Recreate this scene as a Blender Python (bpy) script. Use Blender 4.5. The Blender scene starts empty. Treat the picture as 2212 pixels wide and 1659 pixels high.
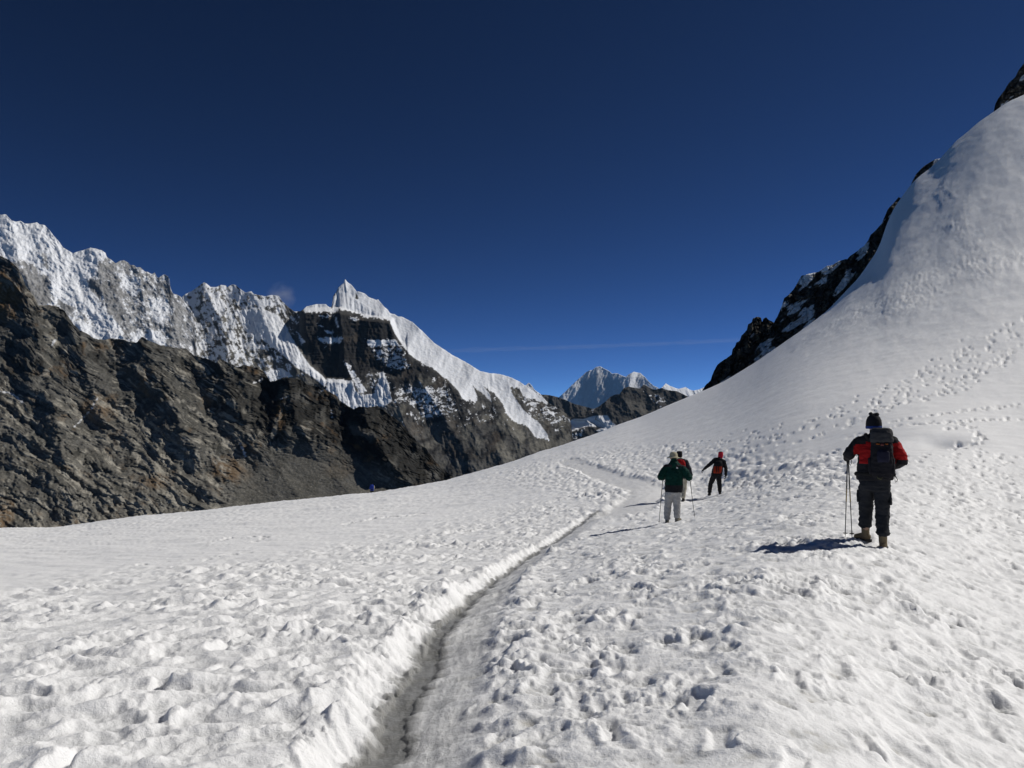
import bpy, bmesh, math, random, time
import numpy as np
from mathutils import Vector, Matrix, Quaternion
T0 = time.time()
rng = np.random.default_rng(7)
random.seed(7)
SC = bpy.context.scene
COL = SC.collection

# ------------------------------------------------------------------ camera, sky, sun, exposure
CAMZ = 1.64
FPX = 1736.0            # focal length in units of a 2212-wide frame
PITCH = math.radians(2.87)
cam_data = bpy.data.cameras.new("camera")
cam_data.sensor_width = 36.0
cam_data.lens = 36.0 * FPX / 2212.0
cam_data.clip_start = 0.1
cam_data.clip_end = 200000.0
cam = bpy.data.objects.new("camera", cam_data)
COL.objects.link(cam)
cam.location = (0, 0, CAMZ)
cam.rotation_euler = (math.radians(90) + PITCH, 0, 0)
SC.camera = cam

SUN_EL, SUN_AZ = math.radians(41.5), math.radians(71.0)      # azimuth clockwise from +Y (the view direction)
world = bpy.data.worlds.new("World")
SC.world = world
world.use_nodes = True
wn = world.node_tree.nodes; wl = world.node_tree.links
wn.clear()
sky = wn.new("ShaderNodeTexSky")
sky.sky_type = 'NISHITA'
sky.sun_disc = False
sky.sun_elevation = SUN_EL
sky.sun_rotation = SUN_AZ
sky.altitude = 5400.0
sky.air_density = 0.5
sky.dust_density = 0.08
sky.ozone_density = 10.0
bg = wn.new("ShaderNodeBackground"); bg.inputs[1].default_value = 0.062
wo = wn.new("ShaderNodeOutputWorld")
gam = wn.new("ShaderNodeGamma"); gam.inputs[1].default_value = 1.6          # the camera's contrast on the clear high sky
tint = wn.new("ShaderNodeMix"); tint.data_type = 'RGBA'; tint.blend_type = 'MULTIPLY'
tint.inputs[0].default_value = 1.0; tint.inputs[7].default_value = (1.24, 0.87, 0.53, 1)
wl.new(sky.outputs[0], gam.inputs[0]); wl.new(gam.outputs[0], tint.inputs[6]); wl.new(tint.outputs[2], bg.inputs[0]); wl.new(bg.outputs[0], wo.inputs[0])

sun_data = bpy.data.lights.new("sun", 'SUN')
sun_data.energy = 3.5
sun_data.angle = math.radians(0.53)
sun_data.color = (1.0, 0.965, 0.91)
sun = bpy.data.objects.new("sun", sun_data)
COL.objects.link(sun)
SUN_DIR = Vector((math.cos(SUN_EL) * math.sin(SUN_AZ), math.cos(SUN_EL) * math.cos(SUN_AZ), math.sin(SUN_EL)))
sun.rotation_euler = SUN_DIR.to_track_quat('Z', 'Y').to_euler()
sun.location = SUN_DIR * 50

SC.view_settings.view_transform = 'Standard'
SC.view_settings.look = 'None'
SC.view_settings.exposure = 0.0
SC.view_settings.gamma = 1.0
SC.view_settings.use_curve_mapping = False
SC.render.engine = 'CYCLES'
SC.cycles.max_bounces = 6
SC.cycles.diffuse_bounces = 4
SC.cycles.transparent_max_bounces = 8

# ------------------------------------------------------------------ noise in numpy
def _grad_tab(seed):
    r = np.random.default_rng(seed)
    p = r.permutation(256)
    a = r.random(256) * 2 * np.pi
    return p, np.cos(a), np.sin(a)
_tabs = {}
def perlin(x, y, seed=0):
    if seed not in _tabs: _tabs[seed] = _grad_tab(seed)
    p, gx, gy = _tabs[seed]
    x = np.asarray(x, float); y = np.asarray(y, float)
    xi = np.floor(x).astype(np.int64); yi = np.floor(y).astype(np.int64)
    xf = x - xi; yf = y - yi
    u = xf * xf * xf * (xf * (xf * 6 - 15) + 10); v = yf * yf * yf * (yf * (yf * 6 - 15) + 10)
    def g(ix, iy, dx, dy):
        h = p[(p[ix & 255] + iy) & 255]
        return gx[h] * dx + gy[h] * dy
    a = g(xi, yi, xf, yf); b = g(xi + 1, yi, xf - 1, yf)
    c = g(xi, yi + 1, xf, yf - 1); d = g(xi + 1, yi + 1, xf - 1, yf - 1)
    return ((a + u * (b - a)) * (1 - v) + (c + u * (d - c)) * v) * 1.5
def fbm(x, y, seed=0, octv=4, gain=0.5, lac=2.03):
    s = 0; a = 1; n = 0
    for i in range(octv):
        s = s + a * perlin(x, y, seed + i); n += a
        x = np.asarray(x) * lac + 3.7; y = np.asarray(y) * lac - 1.3; a *= gain
    return s / n
def ridged(x, y, seed=0, octv=4, gain=0.5, lac=2.03):
    s = 0; a = 1; n = 0
    for i in range(octv):
        s = s + a * (1 - np.abs(perlin(x, y, seed + i)) * 1.6); n += a
        x = np.asarray(x) * lac + 3.7; y = np.asarray(y) * lac - 1.3; a *= gain
    return s / n
def worley(x, y, seed=0):
    """F1, F2 and a random value of the nearest cell"""
    r = np.random.default_rng(seed + 991)
    p = r.permutation(256); jx = r.random(256); jy = r.random(256); jv = r.random(256)
    xi = np.floor(x).astype(np.int64); yi = np.floor(y).astype(np.int64)
    f1 = np.full(np.shape(x), 9.0); f2 = f1.copy(); val = np.zeros(np.shape(x))
    for dx in (-1, 0, 1):
        for dy in (-1, 0, 1):
            cx = xi + dx; cy = yi + dy
            h = p[(p[cx & 255] + cy) & 255]
            d = np.hypot(cx + jx[h] - x, cy + jy[h] - y)
            near = d < f1
            f2 = np.where(near, f1, np.minimum(f2, d))
            val = np.where(near, jv[h], val)
            f1 = np.where(near, d, f1)
    return f1, f2, val
def sstep(a, b, x):
    t = np.clip((np.asarray(x, float) - a) / (b - a), 0, 1)
    return t * t * (3 - 2 * t)
def in_poly(U, V, poly):
    poly = np.asarray(poly, float)
    ins = np.zeros(U.shape, bool)
    x0, y0 = poly[-1]
    for x1, y1 in poly:
        c = ((y1 > V) != (y0 > V))
        if y1 != y0:
            ins ^= c & (U < (x0 - x1) * (V - y1) / (y0 - y1) + x1)
        x0, y0 = x1, y1
    return ins
def seg_dist(U, V, poly, signed=False):
    """distance to a polyline, the run along it and (signed) the side: + right of its direction when y points up"""
    poly = np.asarray(poly, float)
    best = np.full(U.shape, 1e9); run = np.zeros(U.shape); side = np.ones(U.shape)
    acc = 0.0
    for (x0, y0), (x1, y1) in zip(poly[:-1], poly[1:]):
        dx, dy = x1 - x0, y1 - y0; L = math.hypot(dx, dy)
        t = np.clip(((U - x0) * dx + (V - y0) * dy) / (L * L), 0, 1)
        ex = U - x0 - t * dx; ey = V - y0 - t * dy
        d = np.hypot(ex, ey)
        n = d < best
        best = np.where(n, d, best); run = np.where(n, acc + t * L, run)
        side = np.where(n, np.sign(dy * (U - x0) - dx * (V - y0)), side)
        acc += L
    return best, run, side
def poly_soft(U, V, poly, w):
    """1 inside, 0 outside, soft over w on both sides"""
    cl = list(poly) + [poly[0]]
    d, _, _ = seg_dist(U, V, cl)
    return np.clip(0.5 + np.where(in_poly(U, V, poly), d, -d) / (2.0 * w), 0, 1)

# ------------------------------------------------------------------ picture geometry: rays from the camera
CP, SP = math.cos(PITCH), math.sin(PITCH)
def ray(u, v):
    """direction with unit forward part for a point of the photograph (2212 x 1659)"""
    x = (np.asarray(u, float) - 1106.0) / FPX
    y = -(np.asarray(v, float) - 829.5) / FPX
    return x, CP - y * SP, SP + y * CP
def project(X, Y, Z):
    Zc = Z - CAMZ
    f = Y * CP + Zc * SP
    up = -Y * SP + Zc * CP
    f = np.maximum(f, 1e-3)
    return 1106.0 + FPX * X / f, 829.5 - FPX * up / f
def az_tan(u, v):
    x, y, z = ray(u, v)
    return np.arctan2(x, y), z / np.hypot(x, y)

# ------------------------------------------------------------------ small scene helpers
def new_mesh(name, verts, faces):
    m = bpy.data.meshes.new(name)
    verts = np.ascontiguousarray(verts, dtype=np.float32)
    faces = np.ascontiguousarray(faces, dtype=np.int32)
    k = faces.shape[1]
    m.vertices.add(len(verts)); m.vertices.foreach_set("co", verts.ravel())
    m.loops.add(faces.size); m.loops.foreach_set("vertex_index", faces.ravel())
    m.polygons.add(len(faces))
    m.polygons.foreach_set("loop_start", np.arange(0, faces.size, k, dtype=np.int32))
    m.polygons.foreach_set("loop_total", np.full(len(faces), k, dtype=np.int32))
    m.polygons.foreach_set("use_smooth", np.ones(len(faces), dtype=bool))
    m.update(calc_edges=True)
    m.validate()
    return m
def grid_faces(nr, nc, flip=False):
    i = np.arange(nr - 1)[:, None] * nc + np.arange(nc - 1)[None, :]
    i = i.ravel()
    q = np.stack([i, i + 1, i + nc + 1, i + nc], 1)
    return q[:, ::-1] if flip else q
def fattr(m, name, vals):
    a = m.attributes.new(name, 'FLOAT', 'POINT')
    a.data.foreach_set("value", np.ascontiguousarray(vals, dtype=np.float32).ravel())
def link(name, mesh, mat=None, parent=None, **props):
    o = bpy.data.objects.new(name, mesh)
    COL.objects.link(o)
    if mat is not None and mesh is not None:
        mesh.materials.clear()
        for mm in (mat if isinstance(mat, (list, tuple)) else [mat]): mesh.materials.append(mm)
    if parent is not None: o.parent = parent
    for k, v in props.items(): o[k] = v
    return o

# ------------------------------------------------------------------ materials
class NT:
    def __init__(s, name):
        s.m = bpy.data.materials.new(name); s.m.use_nodes = True
        s.t = s.m.node_tree; s.n = s.t.nodes; s.l = s.t.links
        s.n.clear()
        s.out = s.n.new("ShaderNodeOutputMaterial")
        s.b = s.n.new("ShaderNodeBsdfPrincipled")
        s.l.new(s.b.outputs[0], s.out.inputs[0])
        s.coord = s.n.new("ShaderNodeTexCoord")
    def noise(s, scale, detail=4, rough=0.55, coord="Object", vec=None, dist=0.0):
        n = s.n.new("ShaderNodeTexNoise"); n.inputs["Scale"].default_value = scale
        n.inputs["Detail"].default_value = detail; n.inputs["Roughness"].default_value = rough
        n.inputs["Distortion"].default_value = dist
        s.l.new(vec if vec is not None else s.coord.outputs[coord], n.inputs["Vector"])
        return n.outputs["Fac"]
    def attr(s, name):
        n = s.n.new("ShaderNodeAttribute"); n.attribute_name = name
        return n.outputs["Fac"]
    def math(s, op, a, b=None, c=None, clamp=False):
        n = s.n.new("ShaderNodeMath"); n.operation = op; n.use_clamp = clamp
        for i, x in enumerate((a, b, c)):
            if x is None: continue
            if isinstance(x, (int, float)): n.inputs[i].default_value = x
            else: s.l.new(x, n.inputs[i])
        return n.outputs[0]
    def mapr(s, x, a, b, c=0.0, d=1.0):
        n = s.n.new("ShaderNodeMapRange"); n.clamp = True
        s.l.new(x, n.inputs[0])
        for i, q in enumerate((a, b, c, d)): n.inputs[i + 1].default_value = q
        return n.outputs[0]
    def mix(s, f, a, b):
        n = s.n.new("ShaderNodeMix"); n.data_type = 'RGBA'
        if isinstance(f, (int, float)): n.inputs[0].default_value = f
        else: s.l.new(f, n.inputs[0])
        for i, x in ((6, a), (7, b)):
            if isinstance(x, (tuple, list)): n.inputs[i].default_value = (*x[:3], 1)
            else: s.l.new(x, n.inputs[i])
        return n.outputs[2]
    def bump(s, h, strength=1.0, dist=0.01, normal=None):
        n = s.n.new("ShaderNodeBump"); n.inputs["Strength"].default_value = strength
        n.inputs["Distance"].default_value = dist
        s.l.new(h, n.inputs["Height"])
        if normal is not None: s.l.new(normal, n.inputs["Normal"])
        return n.outputs[0]
    def set(s, **k):
        for key, v in k.items():
            i = s.b.inputs[key.replace("_", " ")]
            if isinstance(v, (int, float)): i.default_value = v
            elif isinstance(v, (tuple, list)): i.default_value = (*v[:3], 1) if len(v) == 3 and i.type == 'RGBA' else v
            else: s.l.new(v, i)
        return s

def mat_fabric(name, c, c2=None, rough=0.85, weave=260.0, sheen=0.0):
    t = NT(name)
    c2 = c2 or tuple(x * 0.72 for x in c)
    n1 = t.noise(9.0, 3); n2 = t.noise(weave, 2)
    t.set(Base_Color=t.mix(t.mapr(n1, 0.35, 0.68), c, c2), Roughness=rough)
    t.b.inputs["Specular IOR Level"].default_value = 0.12
    t.b.inputs["Sheen Weight"].default_value = sheen
    t.set(Normal=t.bump(n2, 0.35, 0.002, t.bump(t.noise(26, 3), 0.5, 0.012)))
    return t.m
def mat_plain(name, c, rough=0.5, metal=0.0, bump=0.0):
    t = NT(name)
    n = t.noise(40, 3)
    t.set(Base_Color=t.mix(t.mapr(n, 0.3, 0.7), c, tuple(x * 0.8 for x in c)), Roughness=rough, Metallic=metal)
    if bump: t.set(Normal=t.bump(n, 0.5, bump))
    return t.m

def mat_snow_ground():
    t = NT("trodden_snow")
    dirt = t.attr("dirt"); ice = t.attr("ice")
    n = t.noise(2.2, 5); n2 = t.noise(11, 4)
    base = t.mix(t.mapr(n, 0.35, 0.7), (0.93, 0.932, 0.935), (0.87, 0.873, 0.877))
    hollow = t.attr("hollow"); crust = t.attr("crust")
    icy_shade = t.math('MULTIPLY', hollow, t.mapr(t.noise(5.0, 4), 0.3, 0.6), clamp=True)  # hollows greyed: icier snow, plus their local shading put into the colour
    base = t.mix(icy_shade, base, (0.62, 0.628, 0.632))
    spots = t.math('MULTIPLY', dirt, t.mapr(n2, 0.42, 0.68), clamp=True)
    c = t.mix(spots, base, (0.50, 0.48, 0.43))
    c = t.mix(t.math('MULTIPLY', ice, 0.9, clamp=True), c, (0.17, 0.171, 0.163))
    t.set(Base_Color=c, Roughness=t.mapr(ice, 0, 1, 0.6, 0.4))
    t.b.inputs["Specular IOR Level"].default_value = 0.3
    t.b.inputs["Subsurface Weight"].default_value = 0.45          # light soaks into the snow
    t.b.inputs["Subsurface Radius"].default_value = (1.0, 1.0, 1.0)
    t.b.inputs["Subsurface Scale"].default_value = 0.026
    b1 = t.noise(38, 5, 0.65); b2 = t.noise(170, 3, 0.6)
    big = t.n.new("ShaderNodeBump"); big.inputs["Distance"].default_value = 0.10
    t.l.new(t.math('MULTIPLY', crust, 0.8), big.inputs["Strength"]); t.l.new(t.noise(2.6, 7, 0.72), big.inputs["Height"])
    t.set(Normal=t.bump(b2, 0.6, 0.004, t.bump(b1, 0.75, 0.016, big.outputs[0])))
    return t.m
def mat_mountain(name, rock_a, rock_b, dark, tan, rust, sn=(0.86, 0.87, 0.885), grain=0.02):
    """rock_a/rock_b mottled by noise; attributes snow, dark, tan, rust carry where each stone or snow lies"""
    t = NT(name)
    n1 = t.noise(grain, 6, 0.62); n2 = t.noise(grain * 7, 5, 0.6)
    c = t.mix(t.mapr(n1, 0.36, 0.64), rock_a, rock_b)
    c = t.mix(t.attr("dark"), c, dark)
    c = t.mix(t.attr("rust"), c, rust)
    c = t.mix(t.attr("tan"), c, tan)
    m = t.mapr(n2, 0.3, 0.72, 0.72, 1.22)
    hsv = t.n.new("ShaderNodeHueSaturation"); t.l.new(c, hsv.inputs["Color"]); t.l.new(m, hsv.inputs["Value"])
    s = t.attr("snow")
    t.set(Base_Color=t.mix(s, hsv.outputs[0], sn), Roughness=t.mapr(s, 0, 1, 0.92, 0.65))
    t.b.inputs["Specular IOR Level"].default_value = 0.15
    t.set(Normal=t.bump(n2, 0.4, 0.08 / grain))
    return t.m

# ------------------------------------------------------------------ snowfield
SKYLINE = [(-160, 1150), (-80, 1146), (0, 1143), (52, 1141.5), (112, 1141), (175, 1134.5), (245, 1124), (315, 1115), (385, 1110), (455, 1103), (525, 1096), (595, 1085.5),
    (665, 1078.5), (717, 1074), (763, 1067.5), (799, 1066.6), (808, 1066), (823, 1063.4), (852, 1058.6), (914, 1048.5), (960, 1040), (1024, 1022.5), (1090, 1003), (1155, 980), (1205, 966),
    (1235, 955), (1291, 936), (1336, 917), (1389, 899), (1424, 884), (1459, 869), (1494, 855), (1528, 841), (1563, 825), (1633, 783), (1680, 750), (1726, 717.6), (1773, 685),
    (1801, 661.5), (1829, 629), (1857, 601), (1880, 568), (1899, 540), (1908.5, 507.5), (1914, 479.5), (1927, 456), (1946, 428), (1969, 395.4), (1988, 376.7), (2011, 362.7),
    (2035, 339.4), (2053, 316), (2091, 283), (2119, 260), (2147, 241), (2165, 227), (2193, 213), (2212, 204), (2290, 175), (2400, 150)]
_sk = np.array(SKYLINE, float)
_saz, _stan = az_tan(_sk[:, 0], _sk[:, 1])
D2R = math.pi / 180
_az_k = np.concatenate([[-180 * D2R, -90 * D2R], _saz, [60 * D2R, 100 * D2R, 140 * D2R, 180 * D2R]])
_tan_k = np.concatenate([[-0.06, -0.11], _stan, [0.36, 0.30, 0.1, -0.06]])
_R_az = np.array([-180, -90, -34, -20, -10, 0, 11, 18, 24, 28, 33, 40, 100, 180]) * D2R
_Rk = np.array([(-180, 60), (-90, 60), (-34, 70), (-20, 80), (-10, 90), (0, 118), (9, 138), (14, 132), (18, 128), (20, 134), (22, 151), (24, 174), (26, 196), (28, 209), (33, 222), (40, 224), (100, 150), (180, 60.)])
_s_v = np.array([-.05, -.08, -.10, -.10, -.10, -.095, -.082, -.065, -.045, -.075, -.115, -.10, -.03, -.02])
_fa = np.linspace(-math.pi, math.pi, 7201)
def _smooth(y, sig_deg):
    k = np.exp(-0.5 * (np.arange(-400, 401) * 0.05 / sig_deg) ** 2); k /= k.sum()
    return np.convolve(np.concatenate([y[-400:], y, y[:400]]), k, 'valid')
_E_f = _smooth(np.interp(_fa, _az_k, _tan_k), 0.30)
_R_f = _smooth(np.interp(_fa, _Rk[:, 0] * D2R, _Rk[:, 1]), 0.9)
_S_f = _smooth(np.interp(_fa, _R_az, _s_v), 2.5)
_E_far = _smooth(_E_f, 3.0)
def base_z(az, r):
    R = np.interp(az, _fa, _R_f); s1 = np.interp(az, _fa, _S_f)
    s = np.clip(r / R, 0, 1)
    w = s ** 3                                   # near the viewer the crest's wiggles fade out
    E = np.interp(az, _fa, _E_far) * (1 - w) + np.interp(az, _fa, _E_f) * w
    h00 = 2 * s**3 - 3 * s**2 + 1; h10 = s**3 - 2 * s**2 + s
    g = CAMZ * h00 + R * (E - s1) * h10
    z = CAMZ + r * E - g
    z = z + 0.17 * np.exp(-((r - 15) / 6.0) ** 2) * sstep(2 * D2R, 9 * D2R, az) * sstep(44 * D2R, 34 * D2R, az)
    z = z + 0.40 * np.exp(-((r - 8.0) / 6.5) ** 2) * sstep(27 * D2R, 15 * D2R, az)
    z = z - 0.78 * np.exp(-((r - 35) / 8.5) ** 2) * sstep(8.5 * D2R, 14 * D2R, az) * sstep(28 * D2R, 20 * D2R, az)
    over = np.maximum(r - R, 0)
    return z - np.where(over < 60, 0.0065 * over**2, 0.0065 * 3600 + 0.78 * (over - 60))
def base_hit(u, v):
    """where the ray of a picture point meets the smooth snow"""
    az, t = az_tan(u, v)
    r = np.geomspace(1.0, 235.0, 4400)
    tt = (base_z(np.full_like(r, float(az)), r) - CAMZ) / r
    k = np.argmax(tt >= float(t)) if (tt >= float(t)).any() else len(r) - 1
    rr = r[k]
    return rr * math.sin(az), rr * math.cos(az), rr

def ground_line(pts):
    return np.array([base_hit(u, v)[:2] for u, v in pts])

def build_snowfield():
    az_d = np.linspace(-35.5, 35.5, 850)
    az = np.concatenate([np.linspace(-180, -35.5, 40)[:-1], az_d, np.linspace(35.5, 180, 40)[1:]]) * D2R
    rr = [0.25]
    while rr[-1] < 2.7: rr.append(rr[-1] * 1.17)
    rr[-1] = 2.7
    while rr[-1] < 300: rr.append(rr[-1] + 0.0162 * (rr[-1] / 4) ** 1.2)
    r = np.array(rr)
    A, Rr = np.meshgrid(az, r)
    Z = base_z(A, Rr)
    X = Rr * np.sin(A); Y = Rr * np.cos(A)
    U, V = project(X, Y, Z)
    front = (np.abs(A) < 37 * D2R)
    # the smooth field reaches the picture's edge: bumps swell towards the camera
    # masks, traced where the photo shows trodden and smooth snow
    V = np.where(front & (Rr > 2), V, 1700.0); U = np.where(front, U, np.where(A < 0, -100, 2300))
    trod = np.ones_like(V)
    lim = np.interp(U, [-200, 0, 300, 600, 850, 1000, 1150, 1300, 1450, 1700, 1900, 2212, 2400], [1265, 1255, 1225, 1190, 1150, 1110, 1075, 1040, 1015, 1000, 1000, 990, 985])
    trod = sstep(-30, 45, V - lim)
    right = sstep(-0.3, 0.5, (U - (1285 - (V - 1105) * 0.98)) / 100.0)     # right of the trench line
    # small to large snow relief -------------------------------------------------
    wx = X + 0.10 * perlin(X * 2.1, Y * 2.1, 11); wy = Y + 0.10 * perlin(X * 2.1 + 9, Y * 2.1, 12)
    far = np.clip(1.25 - Rr / 60.0, 0.25, 1)
    h = np.zeros_like(Z)
    # long swells
    h += 0.045 * fbm(X * 0.16, Y * 0.16, 20, 3) * np.clip(Rr / 8, 0.3, 1.6) * trod
    h += 0.03 * fbm(X * 0.75, Y * 0.75, 25, 3) * trod
    # left: wind and sun carved scoops stretched across the slope
    ca, sa = math.cos(math.radians(35)), math.sin(math.radians(35))
    a = wx * ca + wy * sa; b = -wx * sa + wy * ca
    f1, f2, _ = worley(a / 0.46, b / 0.25, 31)
    g1, g2, _ = worley(a / 0.23 + 7, b / 0.13, 32)
    left_h = 0.075 * (np.minimum(f1, 1.0) ** 1.5 - 0.4) + 0.030 * (np.minimum(g1, 1.0) ** 1.4 - 0.4)
    left_h += 0.055 * fbm(a / 0.55, b / 0.22, 40, 5, 0.55) + 0.030 * ridged(a / 0.7, b / 0.28, 39, 3)
    # right: churned footprints, cups and crumbs
    f1, f2, fv = worley(wx / 0.34, wy / 0.30, 33)
    g1, g2, gv = worley(wx / 0.17 + 3, wy / 0.15, 34)
    right_h = 0.034 * (np.minimum(f1, 1) ** 1.5 - 0.4) + 0.030 * (np.minimum(g1, 1) ** 1.3 - 0.4)
    right_h += -0.030 * sstep(0.45, 0.10, f1 + 0.35 * fbm(X / 0.12, Y / 0.12, 43, 3)) * (fv > 0.6) + 0.040 * fbm(wx / 0.40, wy / 0.30, 44, 6, 0.62) + 0.024 * ridged(wx / 0.22, wy / 0.17, 46, 4, .6)
    k1, k2, kv = worley(wx / 0.095, wy / 0.085, 35)
    fine = np.clip(1.7 - Rr / 12, 0, 1)
    right_h += fine * (0.020 * np.minimum(k1, 1) ** 1.2 - 0.012 * sstep(.35, .1, k1) * (kv > .7))
    left_h += fine * 0.018 * np.minimum(k1, 1) ** 1.3
    rg = np.clip(0.55 + 0.9 * fbm(X * 0.9, Y * 0.9, 47, 2), 0.25, 1.3)
    lg = np.clip(0.75 + 1.0 * fbm(X * 0.5, Y * 0.5, 48, 2), 0.3, 1.5)
    h += trod * ((1 - right) * left_h * lg * 1.15 + right * right_h * rg * 1.12) * np.clip(Rr / 5.0, 0.8, 1.5)
    # fine wind ripple on the smooth snow
    cr, sr = math.cos(math.radians(-20)), math.sin(math.radians(-20))
    ra = X * cr + Y * sr; rb = -X * sr + Y * cr
    rip = fbm(ra / 2.2, rb / 0.42, 51, 3)
    h += (1 - trod) * (0.040 * rip + 0.022 * ridged(ra / 1.1, rb / 0.3, 52, 3) + 0.10 * fbm(ra / 11, rb / 3.2, 53, 3)) * np.clip(Rr / 22.0, 0.4, 2.2) * sstep(1500, 1150, U)
    h += (1 - trod) * (0.018 * rip + 0.012 * ridged(ra / 1.3, rb / 0.35, 52, 3) + 0.03 * fbm(ra / 11, rb / 3.2, 53, 3)) * np.clip(Rr / 22.0, 0.4, 2.2) * sstep(1150, 1500, U)
    # chopped snow beside the track in the middle distance
    chop = poly_soft(U, V, [(1040, 1035), (1130, 1005), (1230, 985), (1330, 965), (1450, 960), (1620, 975), (1830, 985), (1960, 1000), (1900, 1050), (1560, 1060), (1480, 1075), (1390, 1100), (1290, 1090), (1200, 1060)], 14)
    c1, c2, cv = worley(wx / 0.38, wy / 0.42, 61)
    ck = (np.maximum(0.55 - c1, 0) ** 0.7) * (0.3 + cv)
    h += chop * (0.17 * ck - 0.04 + 0.06 * fbm(wx / 0.4, wy / 0.4, 63, 4))
    # right slope: crusted bands
    bandA = poly_soft(U, V, [(1830, 665), (1960, 560), (2080, 520), (2230, 430), (2300, 520), (2080, 640), (1900, 700), (1720, 745)], 22)
    bandB = poly_soft(U, V, [(1980, 400), (2040, 380), (2110, 430), (2080, 520), (2010, 500)], 22)
    cr, sr = math.cos(math.radians(62)), math.sin(math.radians(62))
    ra = X * cr + Y * sr; rb = -X * sr + Y * cr
    h += (0.055 * bandA + 0.06 * bandB) * (0.5 + 1.2 * sstep(-.2, .3, fbm(ra / 14, rb / 5, 70, 3))) * ridged(ra / 1.9, rb / 0.5, 71, 5, 0.65) * np.clip(Rr / 45, 0.3, 2.0)
    upper = sstep(1528, 1900, U) * sstep(900, 700, V)
    h += upper * 0.34 * fbm(ra / 18, rb / 6, 75, 6, .55) * np.clip(Rr / 90, 0, 1) ** 2
    # --- the trench ------------------------------------------------------------
    TR = ground_line([(705, 1800), (742, 1659), (772, 1605), (812, 1535), (868, 1445), (918, 1365), (985, 1295), (1060, 1243), (1130, 1198), (1200, 1160), (1243, 1133), (1290, 1103)])
    d, run, side = seg_dist(X, Y, TR)
    total = np.hypot(*np.diff(TR, axis=0).T).sum()
    sd = d * side                                   # + right of the way ahead
    k = np.clip((total - run) / (total * 0.55), 0, 1) ** 0.6 * (d < 3)
    end_fade = sstep(0.0, 0.35, total - run)
    near = np.clip(1.5 - run / 6.0, 0, 1)
    jag = 0.13 * fbm(run * 1.6, sd * 1.2, 81, 4) + 0.06 * fbm(run * 7, sd * 3, 82, 3)
    q = sd + jag
    chan_r = 0.05 + 0.11 * near + 0.05 * np.clip(fbm(run * 0.8, run * 0 + 3, 83, 2), -1, 1)
    wall_w = 0.30 + 0.20 * np.clip(fbm(run * 0.9, run * 0 + 8, 84, 4, .6), -.9, 1)
    depth = (0.04 + 0.16 * k) * (0.85 + 0.45 * np.clip(fbm(run * 0.5, run * 0 + 2, 80, 3), -.9, 1))
    prof = np.where(q < -wall_w - 0.02, 0.0 * q,
           np.where(q < 0, 0.0 - depth * sstep(-wall_w - 0.02, 0.0, q) ** 0.85,
           np.where(q < chan_r, -depth - 0.012, -depth * (1 - np.clip((q - chan_r) / (0.62 + 0.15 * near), 0, 1) ** 0.95))))
    prof = prof * end_fade * (k > 0)
    zone = end_fade * sstep(-0.55, -0.15, q) * sstep(0.75, 0.45, q)     # in the trench the bumps fade
    wallz = end_fade * sstep(-wall_w - 0.12, -wall_w + 0.02, q) * sstep(0.03, -0.03, q)
    rs = end_fade * sstep(0.02, 0.1, q) * sstep(0.7, 0.45, q)
    h = h * (1 - 0.88 * zone * np.where(q < 0, 0.45, 0.72))
    h += prof
    h += wallz * (0.07 * ridged(run / 0.13 + sd * 2, sd / 0.25, 86, 4) - 0.03 + 0.05 * fbm(run / 0.3, sd / 0.3, 87, 4))
    h += rs * 0.014 * fbm(run / 0.5, sd / 0.12, 88, 4)
    ice = end_fade * sstep(-0.10, 0.0, q + 0.04 * fbm(run / .2, sd / .2, 90, 3)) * sstep(chan_r + 0.12, chan_r - 0.02, q) * 0.95 + rs * 0.22
    # snow lifted into lumps along the right bank of the trench
    h += end_fade * sstep(0.55, 0.75, q) * sstep(1.3, 0.8, q) * 0.07 * np.clip(fbm(wx / 0.4, wy / 0.3, 89, 4) + 0.25, 0, 1)
    # --- the worn track that bends away ---------------------------------------------
    TK = ground_line([(1345, 1108), (1372, 1085), (1396, 1062), (1390, 1048), (1350, 1040), (1310, 1028), (1270, 1012), (1240, 1000), (1225, 994)])
    d, run, side = seg_dist(X, Y, TK)
    jd = d + 0.45 * fbm(X / 0.9, Y / 0.9, 91, 4, .6)
    inn = sstep(1.0, 0.65, jd); edge = sstep(1.7, 1.05, jd) - inn
    h = h * (1 - 0.8 * inn) - 0.09 * inn + 0.07 * np.clip(edge, 0, 1) * (0.3 + 1.6 * fbm(X / 0.5, Y / 0.5, 92, 4))
    ice = np.maximum(ice, 0.16 * inn)
    # a low snow bank seen side on behind the red-hatted walker
    BK = ground_line([(1570, 1026), (1640, 1020), (1700, 1010), (1740, 1004), (1790, 998)])
    d, run, side = seg_dist(X, Y, BK)
    h += 0.16 * np.exp(-(d / 0.6) ** 2) * (1 + 0.5 * fbm(X / 0.6, Y / 0.6, 94, 3))
    # hollow at the right
    HL = ground_line([(1900, 972), (1960, 962), (2030, 950)])
    d, run, side = seg_dist(X, Y, HL)
    h -= 0.35 * np.exp(-(d / 0.9) ** 2)
    # --- footprints: pits along the tracks that climb the slope ------------------------
    pits = []
    def track(pts, n, spread, size, jit=0.25):
        L = ground_line(pts)
        seg = np.hypot(*np.diff(L, axis=0).T); cum = np.concatenate([[0], np.cumsum(seg)])
        for i in range(n):
            s = cum[-1] * (i + random.uniform(-0.3, 0.3)) / n
            x = np.interp(s, cum, L[:, 0]); y = np.interp(s, cum, L[:, 1])
            j = min(np.searchsorted(cum, max(s, 1e-6)), len(seg)) - 1
            t = (L[j + 1] - L[j]) / seg[j]
            off = random.gauss(0, spread)
            pits.append((x - t[1] * off, y + t[0] * off, math.atan2(t[0], t[1]) + random.gauss(0, .3), size * random.uniform(.75, 1.25)))
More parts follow.
